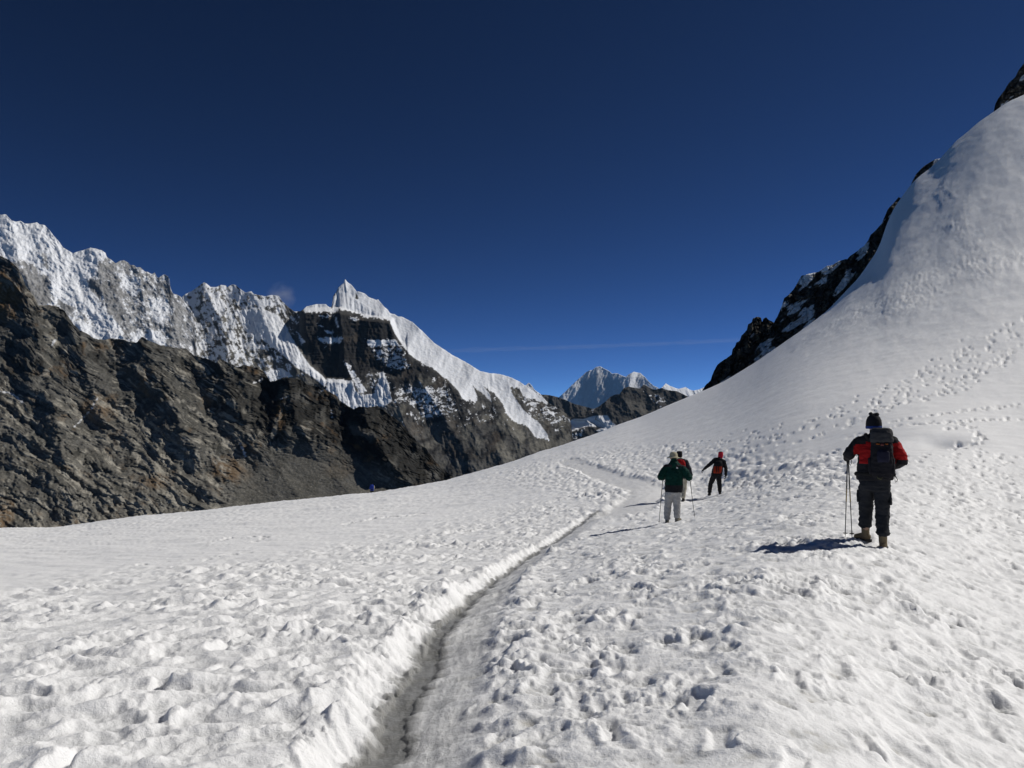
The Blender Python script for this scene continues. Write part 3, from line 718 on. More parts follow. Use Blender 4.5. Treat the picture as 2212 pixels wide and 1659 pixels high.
def pyr_attr(U, V, S, dep):
    n = fbm(U / 17, V / 12, 521, 6, 0.68); ns = fbm((U - 0.45 * V) / 7, V / 26, 525, 5, 0.65); nh = fbm((U + 16 * fbm(U / 16, V / 16, 529, 4)) / 17, (V + 13 * fbm(U / 22, V / 22, 530, 4) + 0.12 * U) / 5.6, 528, 5, 0.7); nb = fbm(U / 50, V / 50, 531, 3)
    below = V - np.interp(U, *zip(*B_CREST))
    wall = wall_mask(U, V)
    cov = np.full(U.shape, -0.16)
    lf = sstep(660, 600, U)
    cov += lf * (0.15 * sstep(60, 10, below) + 0.13 * poly_soft(U, V, [(400, 650), (560, 650), (600, 740), (540, 800), (400, 800)], 30))
    cov += 0.10 * lf
    cov -= 0.28 * wall
    cov -= 0.22 * sstep(900, 980, V)
    f = cov + 0.50 * n + 0.42 * ns * (1 - wall)
    banded = poly_soft(U, V, [(800, 748), (872, 742), (892, 800), (845, 800), (812, 776)], 8) * 0.50 + poly_soft(U, V, [(885, 829), (969, 829), (985, 886), (970, 900), (892, 915), (900, 880), (850, 870), (850, 840)], 10) * 0.48 + poly_soft(U, V, [(1120, 845), (1200, 875), (1232, 905), (1215, 935), (1160, 905), (1125, 870)], 8) * 0.42 + poly_soft(U, V, [(690, 720), (745, 725), (742, 750), (700, 750)], 8) * .35 + 0.42 * poly_soft(U, V, [(790, 800), (845, 800), (850, 835), (790, 840)], 8) + .3 * poly_soft(U, V, [(980, 880), (1060, 880), (1085, 910), (1010, 930)], 10)
    f = np.maximum(f, banded - 0.47 + 0.75 * nh + .38 * n)
    hard = np.zeros(U.shape)
    jig = 4.5 * fbm(U / 6, V / 6, 535, 4); jig2 = 7 * fbm(U / 9, V / 5, 536, 5, .65)
    for p, w in ((CAP, 1.6), (GULLY, 3.0), (FLUTE_LOW, 1.6), (FLUTE_S, 1.6), (FLUTE_T, 1.6), (COUL, 2.0), ([(686, 729), (712, 731), (740, 727), (740, 737), (712, 742), (694, 738)], 3), ([(792, 734), (855, 734), (862, 746), (802, 749), (795, 745)], 2), ([(756, 684), (776, 688), (770, 692), (757, 690)], 2), ([(688, 681), (718, 681), (716, 685), (690, 684)], 1.5), ([(722, 682), (728, 690), (733, 707), (726, 706)], 1.5),
                 ([(702, 714), (720, 716), (718, 722), (706, 720)], 2), ([(688, 701), (696, 704), (690, 706)], 1.5), ([(640, 715), (660, 740), (652, 742)], 3)):
        hard = np.maximum(hard, poly_soft(U + jig * 0.9, V + jig * (1.0 + .7 * (p is CAP)), p, w) if p in (CAP, GULLY, FLUTE_LOW) else poly_soft(U + jig2 * 1.3, V + jig2 + jig * .5, p, w) * (.35 + 1.1 * sstep(-.35, .1, nh)))
    hard = hard - 0.85 * poly_soft(U, V, [(769, 632), (775, 645), (772, 647), (767, 645)], 1.0)
    # ice worn bare on the lower edges of the hanging snow
    snow = np.maximum(sstep(-0.01, 0.1, f), sstep(0.35, 0.65, hard))
    tan = 0.6 * sstep(0.05, 0.4, fbm(U / 40, V / 50, 541, 4) + 0.25 * sstep(560, 480, U - 0 * V) + 0.2 * sstep(1000, 1100, U)) * (1 - wall)
    tan = np.maximum(tan, .6 * poly_soft(U + jig, V, [(505, 790), (525, 740), (560, 770), (620, 790), (680, 830), (640, 830), (560, 800)], 8))
    dark = np.maximum(wall * (.75 + .25 * sstep(-.3, .2, fbm(U / 12, V / 30, 546, 4))), 0.95 * sstep(-0.12, 0.25, fbm((U - .3 * V) / 48, (V + .3 * U) / 26, 545, 5, .6)) * sstep(640, 700, U))
    dark = np.maximum(dark, 0.9 * poly_soft(U + 2 * jig, V + jig, [(880, 772), (915, 785), (970, 830), (1000, 880), (975, 890), (930, 835), (870, 815)], 8))
    return dict(snow=snow, tan=tan, dark=dark, rust=0.25 * sstep(.1, .4, nb))
M_PYR = mat_mountain("grey_brown_rock_and_snow", (0.118, 0.112, 0.101), (0.066, 0.063, 0.058), (0.021, 0.020, 0.020), (0.24, 0.225, 0.185), (0.15, 0.115, 0.08), grain=0.008)
terrain_face("pyramid_mountain", B_CREST, [(376, 830), (560, 840), (700, 870), (800, 905), (900, 980), (990, 1050), (1100, 1030), (1240, 985)], 3400.0, 1.5, pyr_depth, pyr_attr, M_PYR, 850, 0.95, 0.12, 1.0, 21, 0.5,
    label="pointed fluted snow pyramid above a black rock wall with a long white flank", category="mountain")

# --- small snow horn peeping over that flank
def plain_depth(seed, amp, su=40., sv=90.):
    return lambda U, V, S: -amp * ridged((U - .2 * V) / su, V / sv, seed, 4, 0.55) + amp * .12 * fbm(U / 5, V / 5, seed + 7, 3)
def dusted_attr(seed, cov, dark=0.0, tan=0.0, su=10., sv=10.):
    def fn(U, V, S, dep):
        f = cov + 0.6 * fbm(U / su, V / sv, seed, 5, 0.62)
        return dict(snow=sstep(-0.03, 0.1, f), dark=dark * sstep(-.2, .3, fbm(U / 25, V / 18, seed + 9, 4)), tan=tan * sstep(0, .35, fbm(U / 30, V / 30, seed + 15, 4)))
    return fn
terrain_face("snow_horn", [(1118, 850), (1133, 834), (1138, 830), (1142.5, 826.5), (1149, 833), (1155, 842), (1167, 851), (1180, 866), (1195, 885)], [(1118, 890), (1195, 900)], 5200., 1.2, plain_depth(601, 8), dusted_attr(605, 0.25), M_WHITE, 880, 0.8, 0.3, 0.8, 31, .5,
    label="tiny snow tip peeping over the right end of the long white flank", category="mountain")
# --- dark far hill left of the high white peak
M_HILL = mat_mountain("dark_hill_rock", (0.085, 0.080, 0.072), (0.055, 0.052, 0.05), (0.03, 0.03, 0.03), (0.14, 0.13, 0.11), (0.10, 0.085, 0.06), grain=0.006)
terrain_face("dark_hill", [(1150, 848), (1169, 852), (1187, 853.5), (1203, 857), (1219.5, 863), (1242, 873), (1262, 878), (1281, 883), (1300, 893), (1330, 915), (1370, 940)], [(1150, 950), (1250, 975), (1370, 965)], 6500., 1.3, plain_depth(611, 16, 24, 60), dusted_attr(615, -0.42, .5, .5), M_HILL, 900, 1.0, 0.2, 1.2, 41, .5,
    label="low dark bare hill sloping down to the pass below the highest white peak", category="hill")
# --- highest peak, far away
F_CREST = [(1185, 885), (1208.5, 857), (1221, 846), (1235, 832), (1252, 816.5), (1266, 804), (1273, 800), (1280, 799), (1287, 793), (1296, 791), (1305, 796), (1315, 801), (1322, 807), (1333, 806), (1343, 811), (1352, 814), (1359, 808), (1369.5, 803),
    (1383.5, 806), (1394, 815), (1401, 823.5), (1411.5, 833), (1420, 836.6), (1440, 850), (1470, 880)]
def far_depth(U, V, S):
    d = -9 * ridged((U + .25 * V) / 60, V / 120, 621, 4, 0.5) - 2.0 * ridged((U + .5 * V) / 9, V / 40, 625, 3) + .8 * fbm(U / 4, V / 4, 628, 3)
    ul = np.interp(V, [790, 815, 840, 870, 900], [1300, 1272, 1256, 1240, 1236])
    d += -0.95 * np.clip(U - ul, 0, 200) * 0.55 + 0.10 * np.clip(ul - U, 0, 100)
    ur = np.interp(V, [800, 815, 850], [1366, 1362, 1358])
    d += 0.85 * np.clip(U - ur, 0, 14) + .2 * np.clip(U - ur - 14, 0, 60)
    return d
def far_attr(U, V, S, dep):
    below = V - np.interp(U, *zip(*F_CREST))
    f = 0.06 + 0.75 * sstep(16, 2, below + 8 * fbm(U / 10, V / 10, 631, 3)) + 0.5 * fbm(U / 9, V / 12, 635, 5, .6) + .4 * sstep(1262, 1235, U) + 0.5 * poly_soft(U, V, [(1356, 812), (1372, 806), (1368, 850), (1360, 850)], 4)
    return dict(snow=0.72 + 0.28 * sstep(0.1, 0.35, f), dark=0, tan=0)
terrain_face("highest_peak", F_CREST, [(1185, 915), (1300, 905), (1470, 900)], 14000., 1.1, far_depth, far_attr, M_WHITE, 890, 0.66, 0.0, 0.8, 51, .5,
    label="highest white peak far away, its broad front in blue shade", category="mountain")
# --- white peaks right of it
terrain_face("white_peaks", [(1418, 846), (1431, 836), (1438, 828), (1448, 834), (1459, 838), (1466, 840), (1481.5, 836), (1490, 842), (1499, 843.6), (1511, 841), (1522, 836), (1535, 833), (1560, 838), (1600, 850)], [(1418, 885), (1600, 880)], 9000., 1.1,
    lambda U, V, S: -5 * ridged((U - .6 * V) / 14, V / 60, 641, 3) + 0.10 * (U - 1440), dusted_attr(645, 0.5), M_WHITE, 870, 0.9, 0.5, 0.6, 61, .5,
    label="low white fluted peaks just above the snow slope's edge", category="mountain")
# --- dark rocky hills before the pass, with snow in their lap
H_CREST = [(1205, 935), (1225, 905), (1236, 897), (1246, 894), (1262, 889), (1275, 886.5), (1294, 878), (1310, 865.5), (1319, 857), (1329, 852), (1338, 851.5), (1347, 839), (1357, 835), (1369.5, 837.5), (1382, 839), (1390.5, 831), (1397.5, 834), (1406, 839), (1415, 842), (1431, 837.5),
    (1438, 842), (1462, 845), (1473, 850), (1487, 857), (1510, 868), (1540, 890)]
SADDLE_LIT = [(1236, 907), (1240, 904.5), (1260, 905), (1277, 900), (1289, 898), (1285, 906), (1296, 911), (1305, 921), (1303, 924), (1292, 922), (1281, 914), (1268, 909)]
SADDLE_SHADE = [(1229, 912), (1236, 906), (1268, 910), (1282, 916), (1288, 922), (1270, 921), (1250, 926), (1232, 934)]
SADDLE_FAR = [(1290, 898), (1312, 897), (1322, 912), (1336, 922), (1300, 935), (1288, 930), (1304, 922), (1296, 910), (1287, 905)]
def hills_depth(U, V, S):
    d = -14 * ridged((U - .3 * V) / 55, V / 80, 651, 4, .5) + 2 * fbm(U / 7, V / 6, 655, 4, .6)
    d += ridge_depth(U, V, [(1357, 836), (1345, 860), (1330, 890), (1345, 925)], 16, 40, 60)
    return d * (1 - .9 * poly_soft(U, V, SADDLE_LIT + [(1250, 930)], 3)) - 0.5 * (V - 905) * poly_soft(U, V, SADDLE_LIT, 2) * -1 + .35 * (U - 1290) * -1 * poly_soft(U, V, SADDLE_SHADE, 3)
def hills_attr(U, V, S, dep):
    n = fbm(U / 9, V / 6, 661, 5, .62)
    f = -0.36 + .6 * n + .3 * poly_soft(U, V, [(1390, 845), (1440, 850), (1450, 880), (1410, 880)], 8) + .35 * poly_soft(U, V, [(1270, 880), (1292, 880), (1280, 894)], 4) + .36 * poly_soft(U, V, [(1232, 935), (1262, 921), (1270, 925), (1250, 950), (1230, 955)], 5)
    snow = sstep(0, .1, f)
    for p in (SADDLE_LIT, SADDLE_SHADE, SADDLE_FAR): snow = np.maximum(snow, poly_soft(U, V, p, 1.0))
    tan = .6 * poly_soft(U + 5 * n, V + 5 * n, [(1350, 870), (1400, 868), (1420, 890), (1380, 900), (1350, 880)], 8) + .3 * poly_soft(U, V, [(1350, 838), (1385, 842), (1380, 850), (1350, 850)], 4)
    return dict(snow=snow, tan=tan, dark=.6 * sstep(-.1, .3, n))
terrain_face("rocky_hills", H_CREST, [(1205, 985), (1300, 965), (1540, 925)], 4800., 1.15, hills_depth, hills_attr, M_HILL, 930, 0.9, 0.1, 1.0, 71, .5,
    label="dark rocky hills with a snow saddle where the snow slope cuts them off", category="hill")

# --- black crags behind the edge of the snow slope
M_CRAG = mat_mountain("black_crag_rock", (0.105, 0.097, 0.084), (0.058, 0.054, 0.048), (0.022, 0.021, 0.02), (0.19, 0.17, 0.13), (0.12, 0.095, 0.06), sn=(0.8, 0.81, 0.83), grain=0.5)
def crag_depth(U, V, S):
    wu = U + 4 * fbm(U / 18, V / 18, 701, 3); wv = V + 4 * fbm(U / 18, V / 18, 704, 3)
    a = wu * .8 - wv * .6; b = wu * .6 + wv * .8
    f1, f2, fv = worley(a / 17, b / 10, 711); g1, g2, gv = worley(a / 7, b / 5, 712)
    return -16 * fv - 6 * gv + 7 * sstep(0.16, 0.0, f2 - f1) + 3 * sstep(.2, 0, g2 - g1) - 22 * ridged(U / 60, V / 90, 715, 3) + 3 * fbm(U / 5, V / 5, 718, 3)
def crag_attr(cov):
    def fn(U, V, S, dep):
        n = fbm((U * .62 + V * .78) / 7, (U * .78 - V * .62) / 30, 721, 5, .65); m = fbm(U / 28, V / 28, 725, 4)
        f = cov - .12 + .22 * n + 1.15 * fbm((U * .62 + V * .78) / 18, (U * .78 - V * .62) / 60, 726, 4, .5) + .35 * m
        return dict(snow=.92 * sstep(.0, .08, f), dark=.8 * sstep(-.2, .2, fbm(U / 16, V / 16, 728, 4)), tan=.7 * sstep(.12, .4, fbm(U / 12, V / 12, 731, 4)), rust=.5 * sstep(.1, .4, m))
    return fn
def sky_v(u): return np.interp(u, _sk[:, 0], _sk[:, 1])
def crag(name, crest, D, step, cov, jit, seed, label, drop=40):
    us = [crest[0][0], crest[-1][0]]
    base = [(u, float(sky_v(u)) + drop) for u in np.linspace(us[0], us[1], 30)]
    return terrain_face(name, crest, base, D, step, crag_depth, crag_attr(cov), M_CRAG, 800, 0.35, 0.0, jit, seed, 0.6, label=label, category="crag")
crag("rock_crag", [(1508, 858), (1516, 845), (1521.6, 836), (1526, 829.5), (1535, 822), (1538, 811.5), (1543, 799.5), (1550, 787.5), (1557.6, 781.5), (1571, 772.5), (1581, 765), (1582, 755), (1588, 748.5), (1590.6, 739.5), (1598, 736.5), (1601, 726), (1608.6, 718.5), (1614, 711),
    (1615.5, 700.5), (1624, 696), (1626, 688), (1635.6, 684), (1644, 686), (1646.5, 697), (1649, 688), (1655, 685.5), (1661, 691.5), (1671.6, 696), (1676, 700), (1690, 712), (1705, 745)], 185., 1.15, -0.30, 2.0, 81, "jagged black rock tower at the lower end of the snow slope's edge")
crag("rock_crag", [(1560, 835), (1600, 800), (1640, 745), (1660, 712), (1671.6, 697), (1679, 684), (1685, 670.5), (1689.6, 658.5), (1694, 643.5), (1703, 637.5), (1715, 624), (1722, 612), (1726, 605.5), (1731, 596), (1750, 591), (1768.5, 587), (1785, 575), (1796.5, 573), (1812, 564), (1829, 559), (1836, 575), (1840, 600), (1850, 625)],
    180., 1.15, -0.02, 1.6, 83, "broad black crag streaked with snow, tallest along the slope's edge")
crag("rock_crag", [(1790, 690), (1806, 660), (1818, 600), (1826, 565), (1836, 553), (1848, 545), (1858, 537), (1866.5, 531), (1875, 520), (1880.5, 507.5), (1892, 497), (1904, 484), (1911, 468), (1918, 451.5), (1929, 440), (1941, 426), (1950, 430), (1960, 450)], 205., 1.15, -0.08, 1.4, 85, "narrow black rock rib climbing steeply beside the smooth shaded snow")
crag("rock_crag", [(1950, 440), (1966, 405), (1970, 393), (1979, 376), (1988, 366), (1997, 358), (2010, 350), (2021, 344), (2035, 342), (2050, 340)], 222., 1.15, -0.02, 1.0, 87, "small dark rock lip on the bulge of the snow slope", 50)
crag("rock_crag", [(2120, 290), (2140, 262), (2146.6, 241), (2150, 225), (2156, 213), (2170, 194.6), (2180, 178), (2193, 166.6), (2200, 152), (2212, 137), (2250, 90), (2320, 40)], 240., 1.15, -0.15, 1.4, 89, "steep black crag standing highest above the top of the snow slope", 60)
print("mountains", round(time.time() - T0, 1))

# ------------------------------------------------------------------ people: solids fused by a voxel remesh into one continuous surface
def bm_capsule(bm, p0, p1, r0, r1, n=14):
    p0 = Vector(p0); p1 = Vector(p1)
    ax = p1 - p0; L = ax.length
    q = ax.to_track_quat('Z', 'Y') if L > 1e-6 else Quaternion()
    rings = []
    prof = []
    for k in range(1, 5): t = -math.pi / 2 + k * math.pi / 8; prof.append((r0 * math.cos(t), r0 * math.sin(t)))
    for k in range(0, 4): t = k * math.pi / 8; prof.append((r1 * math.cos(t), L + r1 * math.sin(t)))
    for r, z in prof:
        rings.append([bm.verts.new(p0 + q @ Vector((r * math.cos(2 * math.pi * i / n), r * math.sin(2 * math.pi * i / n), z))) for i in range(n)])
    for a, b in zip(rings[:-1], rings[1:]):
        for i in range(n): bm.faces.new((a[i], a[(i + 1) % n], b[(i + 1) % n], b[i]))
    c0 = bm.verts.new(p0 + q @ Vector((0, 0, -r0))); c1 = bm.verts.new(p0 + q @ Vector((0, 0, L + r1)))
    for i in range(n):
        bm.faces.new((c0, rings[0][(i + 1) % n], rings[0][i])); bm.faces.new((c1, rings[-1][i], rings[-1][(i + 1) % n]))
def bm_chain(bm, pts, rads):
    for a, b, r0, r1 in zip(pts[:-1], pts[1:], rads[:-1], rads[1:]): bm_capsule(bm, a, b, r0, r1)
def bm_loft(bm, secs, n=24, power=2.3):
    """closed tube through sections (centre, half width, half depth[, turn about z])"""
    rings = []
    for s in secs:
        c, w, d = Vector(s[0]), s[1], s[2]; tz = s[3] if len(s) > 3 else 0.0
        ring = []
        for i in range(n):
            a = 2 * math.pi * i / n
            x = abs(math.cos(a)) ** (2 / power) * math.copysign(1, math.cos(a)) * w
            y = abs(math.sin(a)) ** (2 / power) * math.copysign(1, math.sin(a)) * d
            ring.append(bm.verts.new(c + Vector((x * math.cos(tz) - y * math.sin(tz), x * math.sin(tz) + y * math.cos(tz), 0))))
        rings.append(ring)
    for a, b in zip(rings[:-1], rings[1:]):
        for i in range(n): bm.faces.new((a[i], a[(i + 1) % n], b[(i + 1) % n], b[i]))
    bm.faces.new(rings[0][::-1]); bm.faces.new(rings[-1])
def bm_ell(bm, c, rx, ry, rz, rot=None):
    r = bmesh.ops.create_icosphere(bm, subdivisions=3, radius=1.0)
    M = Matrix.Translation(Vector(c)) @ (rot.to_matrix().to_4x4() if rot else Matrix.Identity(4)) @ Matrix.Diagonal((rx, ry, rz, 1))
    bmesh.ops.transform(bm, matrix=M, verts=r['verts'])
def fuse(name, bm, voxel, smooth=4, mat=None, parent=None, wrinkle=None, region=None, **props):
    """voxel union of everything in bm, smoothed, wrinkled; region(co) picks the material slot of a face"""
    bmesh.ops.recalc_face_normals(bm, faces=bm.faces)
    me = bpy.data.meshes.new(name); bm.to_mesh(me); bm.free()
    tmp = bpy.data.objects.new(name, me); COL.objects.link(tmp)
    md = tmp.modifiers.new("r", 'REMESH'); md.mode = 'VOXEL'; md.voxel_size = voxel; md.use_smooth_shade = True
    ms = tmp.modifiers.new("s", 'SMOOTH'); ms.iterations = smooth; ms.factor = 0.5
    dg = bpy.context.evaluated_depsgraph_get()
    res = bpy.data.meshes.new_from_object(tmp.evaluated_get(dg))
    bpy.data.objects.remove(tmp); bpy.data.meshes.remove(me)
    res.name = name
    nv = len(res.vertices)
    co = np.empty(nv * 3, np.float32); res.vertices.foreach_get("co", co); co = co.reshape(-1, 3)
    if wrinkle:
        no = np.empty(nv * 3, np.float32); res.vertices.foreach_get("normal", no); no = no.reshape(-1, 3)
        for (amp, sx, sz, seed) in wrinkle:
            w = fbm((co[:, 0] + 0.35 * co[:, 1]) * sx + seed, (co[:, 2] + 0.5 * co[:, 1] + 0.3 * co[:, 0]) * sz, seed % 97, 3)
            w2 = fbm((co[:, 1] - 0.3 * co[:, 0]) * sx, co[:, 2] * sz + seed, seed % 89 + 100, 3)
            co = co + no * (amp * (w + w2))[:, None].astype(np.float32)
        res.vertices.foreach_set("co", np.ascontiguousarray(co).ravel())
    o = link(name, res, mat, parent, **props)
    if region:
        cen = np.empty(len(res.polygons) * 3, np.float32); res.polygons.foreach_get("center", cen)
        res.polygons.foreach_set("material_index", region(cen.reshape(-1, 3)).astype(np.int32))
    res.polygons.foreach_set("use_smooth", np.ones(len(res.polygons), dtype=bool))
    res.update()
    return o
def hand_into(bm, wrist, d, n, side, curl, s=1.0, thick=1.0):
    """palm, four unequal fingers bent towards n, thumb from the side of the palm near its base. d: wrist to knuckles; side: +1 / -1 picks the thumb's side"""
    wrist = Vector(wrist); d = Vector(d).normalized(); n = Vector(n); n = (n - d * n.dot(d)).normalized()
    l = d.cross(n) * side
    palm = wrist + d * 0.045 * s
    bm_capsule(bm, wrist - d * 0.02, wrist + d * 0.01, 0.027 * s * thick, 0.028 * s * thick)
    for k in (-1.2, -0.4, 0.4, 1.2): bm_capsule(bm, wrist + l * k * 0.010 * s, wrist + d * 0.085 * s + l * k * 0.021 * s, 0.015 * s * thick, 0.0135 * s * thick)
    for k, (off, ln) in enumerate(((1.25, .92), (.42, 1.05), (-.42, 1.0), (-1.25, .78))):
        p = wrist + d * 0.085 * s + l * off * 0.021 * s
        a = 0
        for j, (seg, c) in enumerate(((.044, curl[0]), (.027, curl[1]), (.021, curl[2]))):
            a += c
            q = p + (d * math.cos(a) + n * math.sin(a)) * seg * ln * s
            bm_capsule(bm, p, q, (0.0098 - .0008 * j) * s * thick, (0.009 - .0008 * j) * s * thick, 10)
            p = q
    b = wrist + d * 0.02 * s + l * 0.026 * s
    t1 = b + (l * 0.55 + d * 0.65 + n * 0.5).normalized() * 0.038 * s
    t2 = t1 + (l * 0.05 + d * 0.75 + n * 0.75).normalized() * 0.032 * s
    t3 = t2 + (d * 0.5 + n * 0.9 - l * 0.35).normalized() * 0.026 * s
    bm_chain(bm, [b, t1, t2, t3], [0.014 * s * thick, 0.0115 * s * thick, 0.0105 * s * thick, 0.0085 * s * thick])

M_SKIN = mat_plain("skin", (0.42, 0.25, 0.17), 0.55)
M_EYE = mat_plain("eye_white", (0.75, 0.73, 0.7), 0.3)
M_HAIR = mat_fabric("dark_hair", (0.025, 0.018, 0.014), rough=0.6, weave=500)
M_SOLE = mat_plain("rubber_sole", (0.03, 0.028, 0.026), 0.8, bump=0.003)
M_POLE = mat_plain("dark_alloy", (0.014, 0.016, 0.024), 0.55, 0.0)
M_POLE_Y = mat_plain("yellow_alloy", (0.30, 0.19, 0.03), 0.5, 0.0)
M_POLE_S = mat_plain("steel", (0.35, 0.36, 0.38), 0.35, 0.9)
M_GRIP = mat_fabric("black_foam", (0.018, 0.018, 0.02), rough=0.9)

def make_person(j, label, mats, jacket_region=None, hem=0.80, extra_torso=None, boots_turn=(0.0, 0.0), gloves=True, legw=(0.112, 0.09, 0.078), body=1.0, hood=False, sleeve=0.062, grips=((1.0, 1.1, .8), (1.0, 1.1, .8)), cuffs=False, ankle=.045, hand_dir=None, scale=1.0, hat=None, at=None):
    """body: one continuous mesh under the clothes; children: jacket, trousers, boots, gloves, hat, hair. j: joints (x right, y ahead, z up)"""
    J = {k: Vector(v) for k, v in j.items()}
    x0, y0 = at; az0 = math.atan2(x0, y0); z0b = ground_z(x0, y0)
    for s in 'LR':                                  # feet down on the snow
        a = J['an' + s]; fx = x0 + a.x * math.cos(az0) + a.y * math.sin(az0); fy = y0 - a.x * math.sin(az0) + a.y * math.cos(az0)
        gz = (ground_z(fx, fy) - z0b) / scale + 0.098
        J['kn' + s].z += 0.5 * (gz - a.z); a.z = gz
    # ---- body
    bm = bmesh.new()
    H = J['head']; N = J['neck']
    bm_ell(bm, H, 0.074, 0.092, 0.108)
    bm_ell(bm, H + Vector((0, 0.030, -0.060)), 0.052, 0.062, 0.055)                    # jaw
    bm_capsule(bm, H + Vector((0, 0.088, 0.005)), H + Vector((0, 0.108, -0.028)), 0.011, 0.015)  # nose
    bm_capsule(bm, H + Vector((-0.02, 0.088, -0.062)), H + Vector((0.02, 0.088, -0.062)), 0.008, 0.008)   # lips
    bm_capsule(bm, H + Vector((-0.035, 0.078, 0.026)), H + Vector((0.035, 0.078, 0.026)), 0.012, 0.012)   # brow
    for sx in (-1, 1): bm_ell(bm, H + Vector((sx * 0.078, -0.005, -0.010)), 0.012, 0.022, 0.032)           # ears
    bm_capsule(bm, N, H + Vector((0, -0.01, -0.06)), 0.060, 0.056)
    P = J['pelvis']; ch = J['chest']
    bm_chain(bm, [P, (P + ch) / 2, ch], [0.110 * body, 0.115 * body, 0.13 * body])
    bm_capsule(bm, ch, N, 0.12, 0.06)
    for s in 'LR':
        bm_chain(bm, [ch + Vector((0, 0, .05)), J['sh' + s], J['el' + s], J['ha' + s]], [0.08, 0.055, 0.042, 0.028])
        bm_chain(bm, [P, J['hip' + s], J['kn' + s], J['an' + s]], [0.095, 0.078, 0.056, 0.042])
        fd = Vector((math.sin(boots_turn[s == 'R']), math.cos(boots_turn[s == 'R']), 0))
        bm_capsule(bm, J['an' + s] + Vector((0, 0, -.035)), J['an' + s] + fd * 0.13 + Vector((0, 0, -.05)), 0.038, 0.028)
        dd = (J['ha' + s] - J['el' + s]).normalized() if not hand_dir else Vector(hand_dir[s == 'R'])
        hand_into(bm, J['ha' + s], dd, Vector((-1 if s == 'R' else 1, 0.2, -0.35)) if s in 'LR' else None, -1 if s == 'L' else 1, grips[s == 'R'])
    root = fuse("person", bm, 0.0095, 2, M_SKIN, label=label, category="person")
    for sx in (-1, 1):
        b = bmesh.new(); bm_ell(b, H + Vector((sx * 0.030, 0.080, 0.008)), 0.012, 0.011, 0.010)
        m = bpy.data.meshes.new("eye"); b.to_mesh(m); b.free(); link("eye", m, M_EYE, root)
    # ---- trousers
    bm = bmesh.new()
    bm_loft(bm, [(P + Vector((0, 0, -0.12)), .150 * body, .115 * body), (P + Vector((0, 0, -0.03)), .180 * body, .135 * body), (P + Vector((0, 0, 0.08)), .178 * body, .125 * body), (P + Vector((0, 0, 0.20)), .165 * body, .115 * body)])
    for s in 'LR':
        hp, kn, an = J['hip' + s], J['kn' + s], J['an' + s]
        bm_chain(bm, [hp + (P - hp) * .2, hp + (kn - hp) * .25, kn, kn + (an - kn) * .45, an + Vector((0, 0, ankle))], [legw[0] * 1.02, legw[0], legw[1], legw[1] * .96, legw[2]])
        if cuffs:
            c = an + Vector((0, 0, ankle - .015))
            for i in range(8):
                a0, a1 = i * math.pi / 4, (i + 1) * math.pi / 4
                r = legw[2] * 0.92
                bm_capsule(bm, c + Vector((r * math.cos(a0), r * math.sin(a0), 0.012 * math.sin(3 * a0))), c + Vector((r * math.cos(a1), r * math.sin(a1), 0.012 * math.sin(3 * a1))), 0.022, 0.022, 8)
    fuse("trousers", bm, 0.012, 5, mats['trousers'], root, wrinkle=[(0.016, 9, 13, 5), (0.007, 20, 38, 6)])
    # ---- jacket
    bm = bmesh.new()
    sl = (J['shL'] + J['shR']) / 2; shw = abs(J['shR'].x - J['shL'].x) / 2
    lo = Vector((P.x, P.y, hem)); mid = lo.lerp(sl, 0.45)
    tz = math.atan2(J['shR'].y - J['shL'].y, J['shR'].x - J['shL'].x)
    bm_loft(bm, [(lo, .205 * body, .150 * body), (lo + (sl - lo) * .10, .212 * body, .152 * body), (mid, .205 * body, .150 * body, tz * .5), (lo.lerp(sl, .78), shw * 1.05, .150 * body, tz), (lo.lerp(sl, .95), shw * 0.95, .125, tz), (lo.lerp(sl, 1.05), shw * .62, .10, tz)])
    bm_chain(bm, [J['shL'], sl + Vector((0, -.01, .045)), J['shR']], [.080, .088, .080])
    bm_capsule(bm, sl + Vector((0, 0, .04)), N + Vector((0, -.005, .055)), .088, .070)                 # collar
    for s in 'LR':
        e = J['el' + s]
        bm_chain(bm, [J['sh' + s], e.lerp(J['sh' + s], .5), e, e.lerp(J['ha' + s], .55), J['ha' + s].lerp(e, .10)], [.083, sleeve * 1.22, sleeve * 1.12, sleeve * 1.0, sleeve * .80])
    if hood:
        bm_chain(bm, [N + Vector((-.10, -.02, .0)), N + Vector((-.05, -.115, -.005)), N + Vector((.05, -.115, -.005)), N + Vector((.10, -.02, .0))], [.055, .062, .062, .055])
        bm_capsule(bm, N + Vector((0, -.015, .03)), H + Vector((0, -.03, -.055)), .085, .082)
        bm_chain(bm, [N + Vector((-.07, -.04, .06)), N + Vector((0, -.095, .055)), N + Vector((.07, -.04, .06))], [.045, .05, .045])
    if extra_torso: extra_torso(bm)
    jk = fuse("jacket", bm, 0.012, 5, mats['jacket'], root, wrinkle=[(0.016, 8, 14, 15), (0.007, 22, 34, 16)], region=jacket_region)
    # ---- boots
    for k, s in enumerate('LR'):
        an = J['an' + s]; t = boots_turn[k]
        fd = Vector((math.sin(t), math.cos(t), 0)); sd = Vector((fd.y, -fd.x, 0))
        z0 = an.z - 0.095
        bm = bmesh.new()
        bm_chain(bm, [an + Vector((0, 0, .09 + max(0, ankle - .05))), an + Vector((0, 0, 0)), an + Vector((0, 0, -.045)) - fd * .012], [.058, .054, .050])
        bm_chain(bm, [an + Vector((0, 0, -.045)) - fd * .03, an + Vector((0, 0, -.045)) + fd * .06, an + Vector((0, 0, -.058)) + fd * .14], [.046, .050, .038])
        bt = fuse("boot", bm, 0.008, 3, mats['boot'], root, wrinkle=[(0.003, 30, 40, 25)])
        b = bmesh.new()
        ring = []
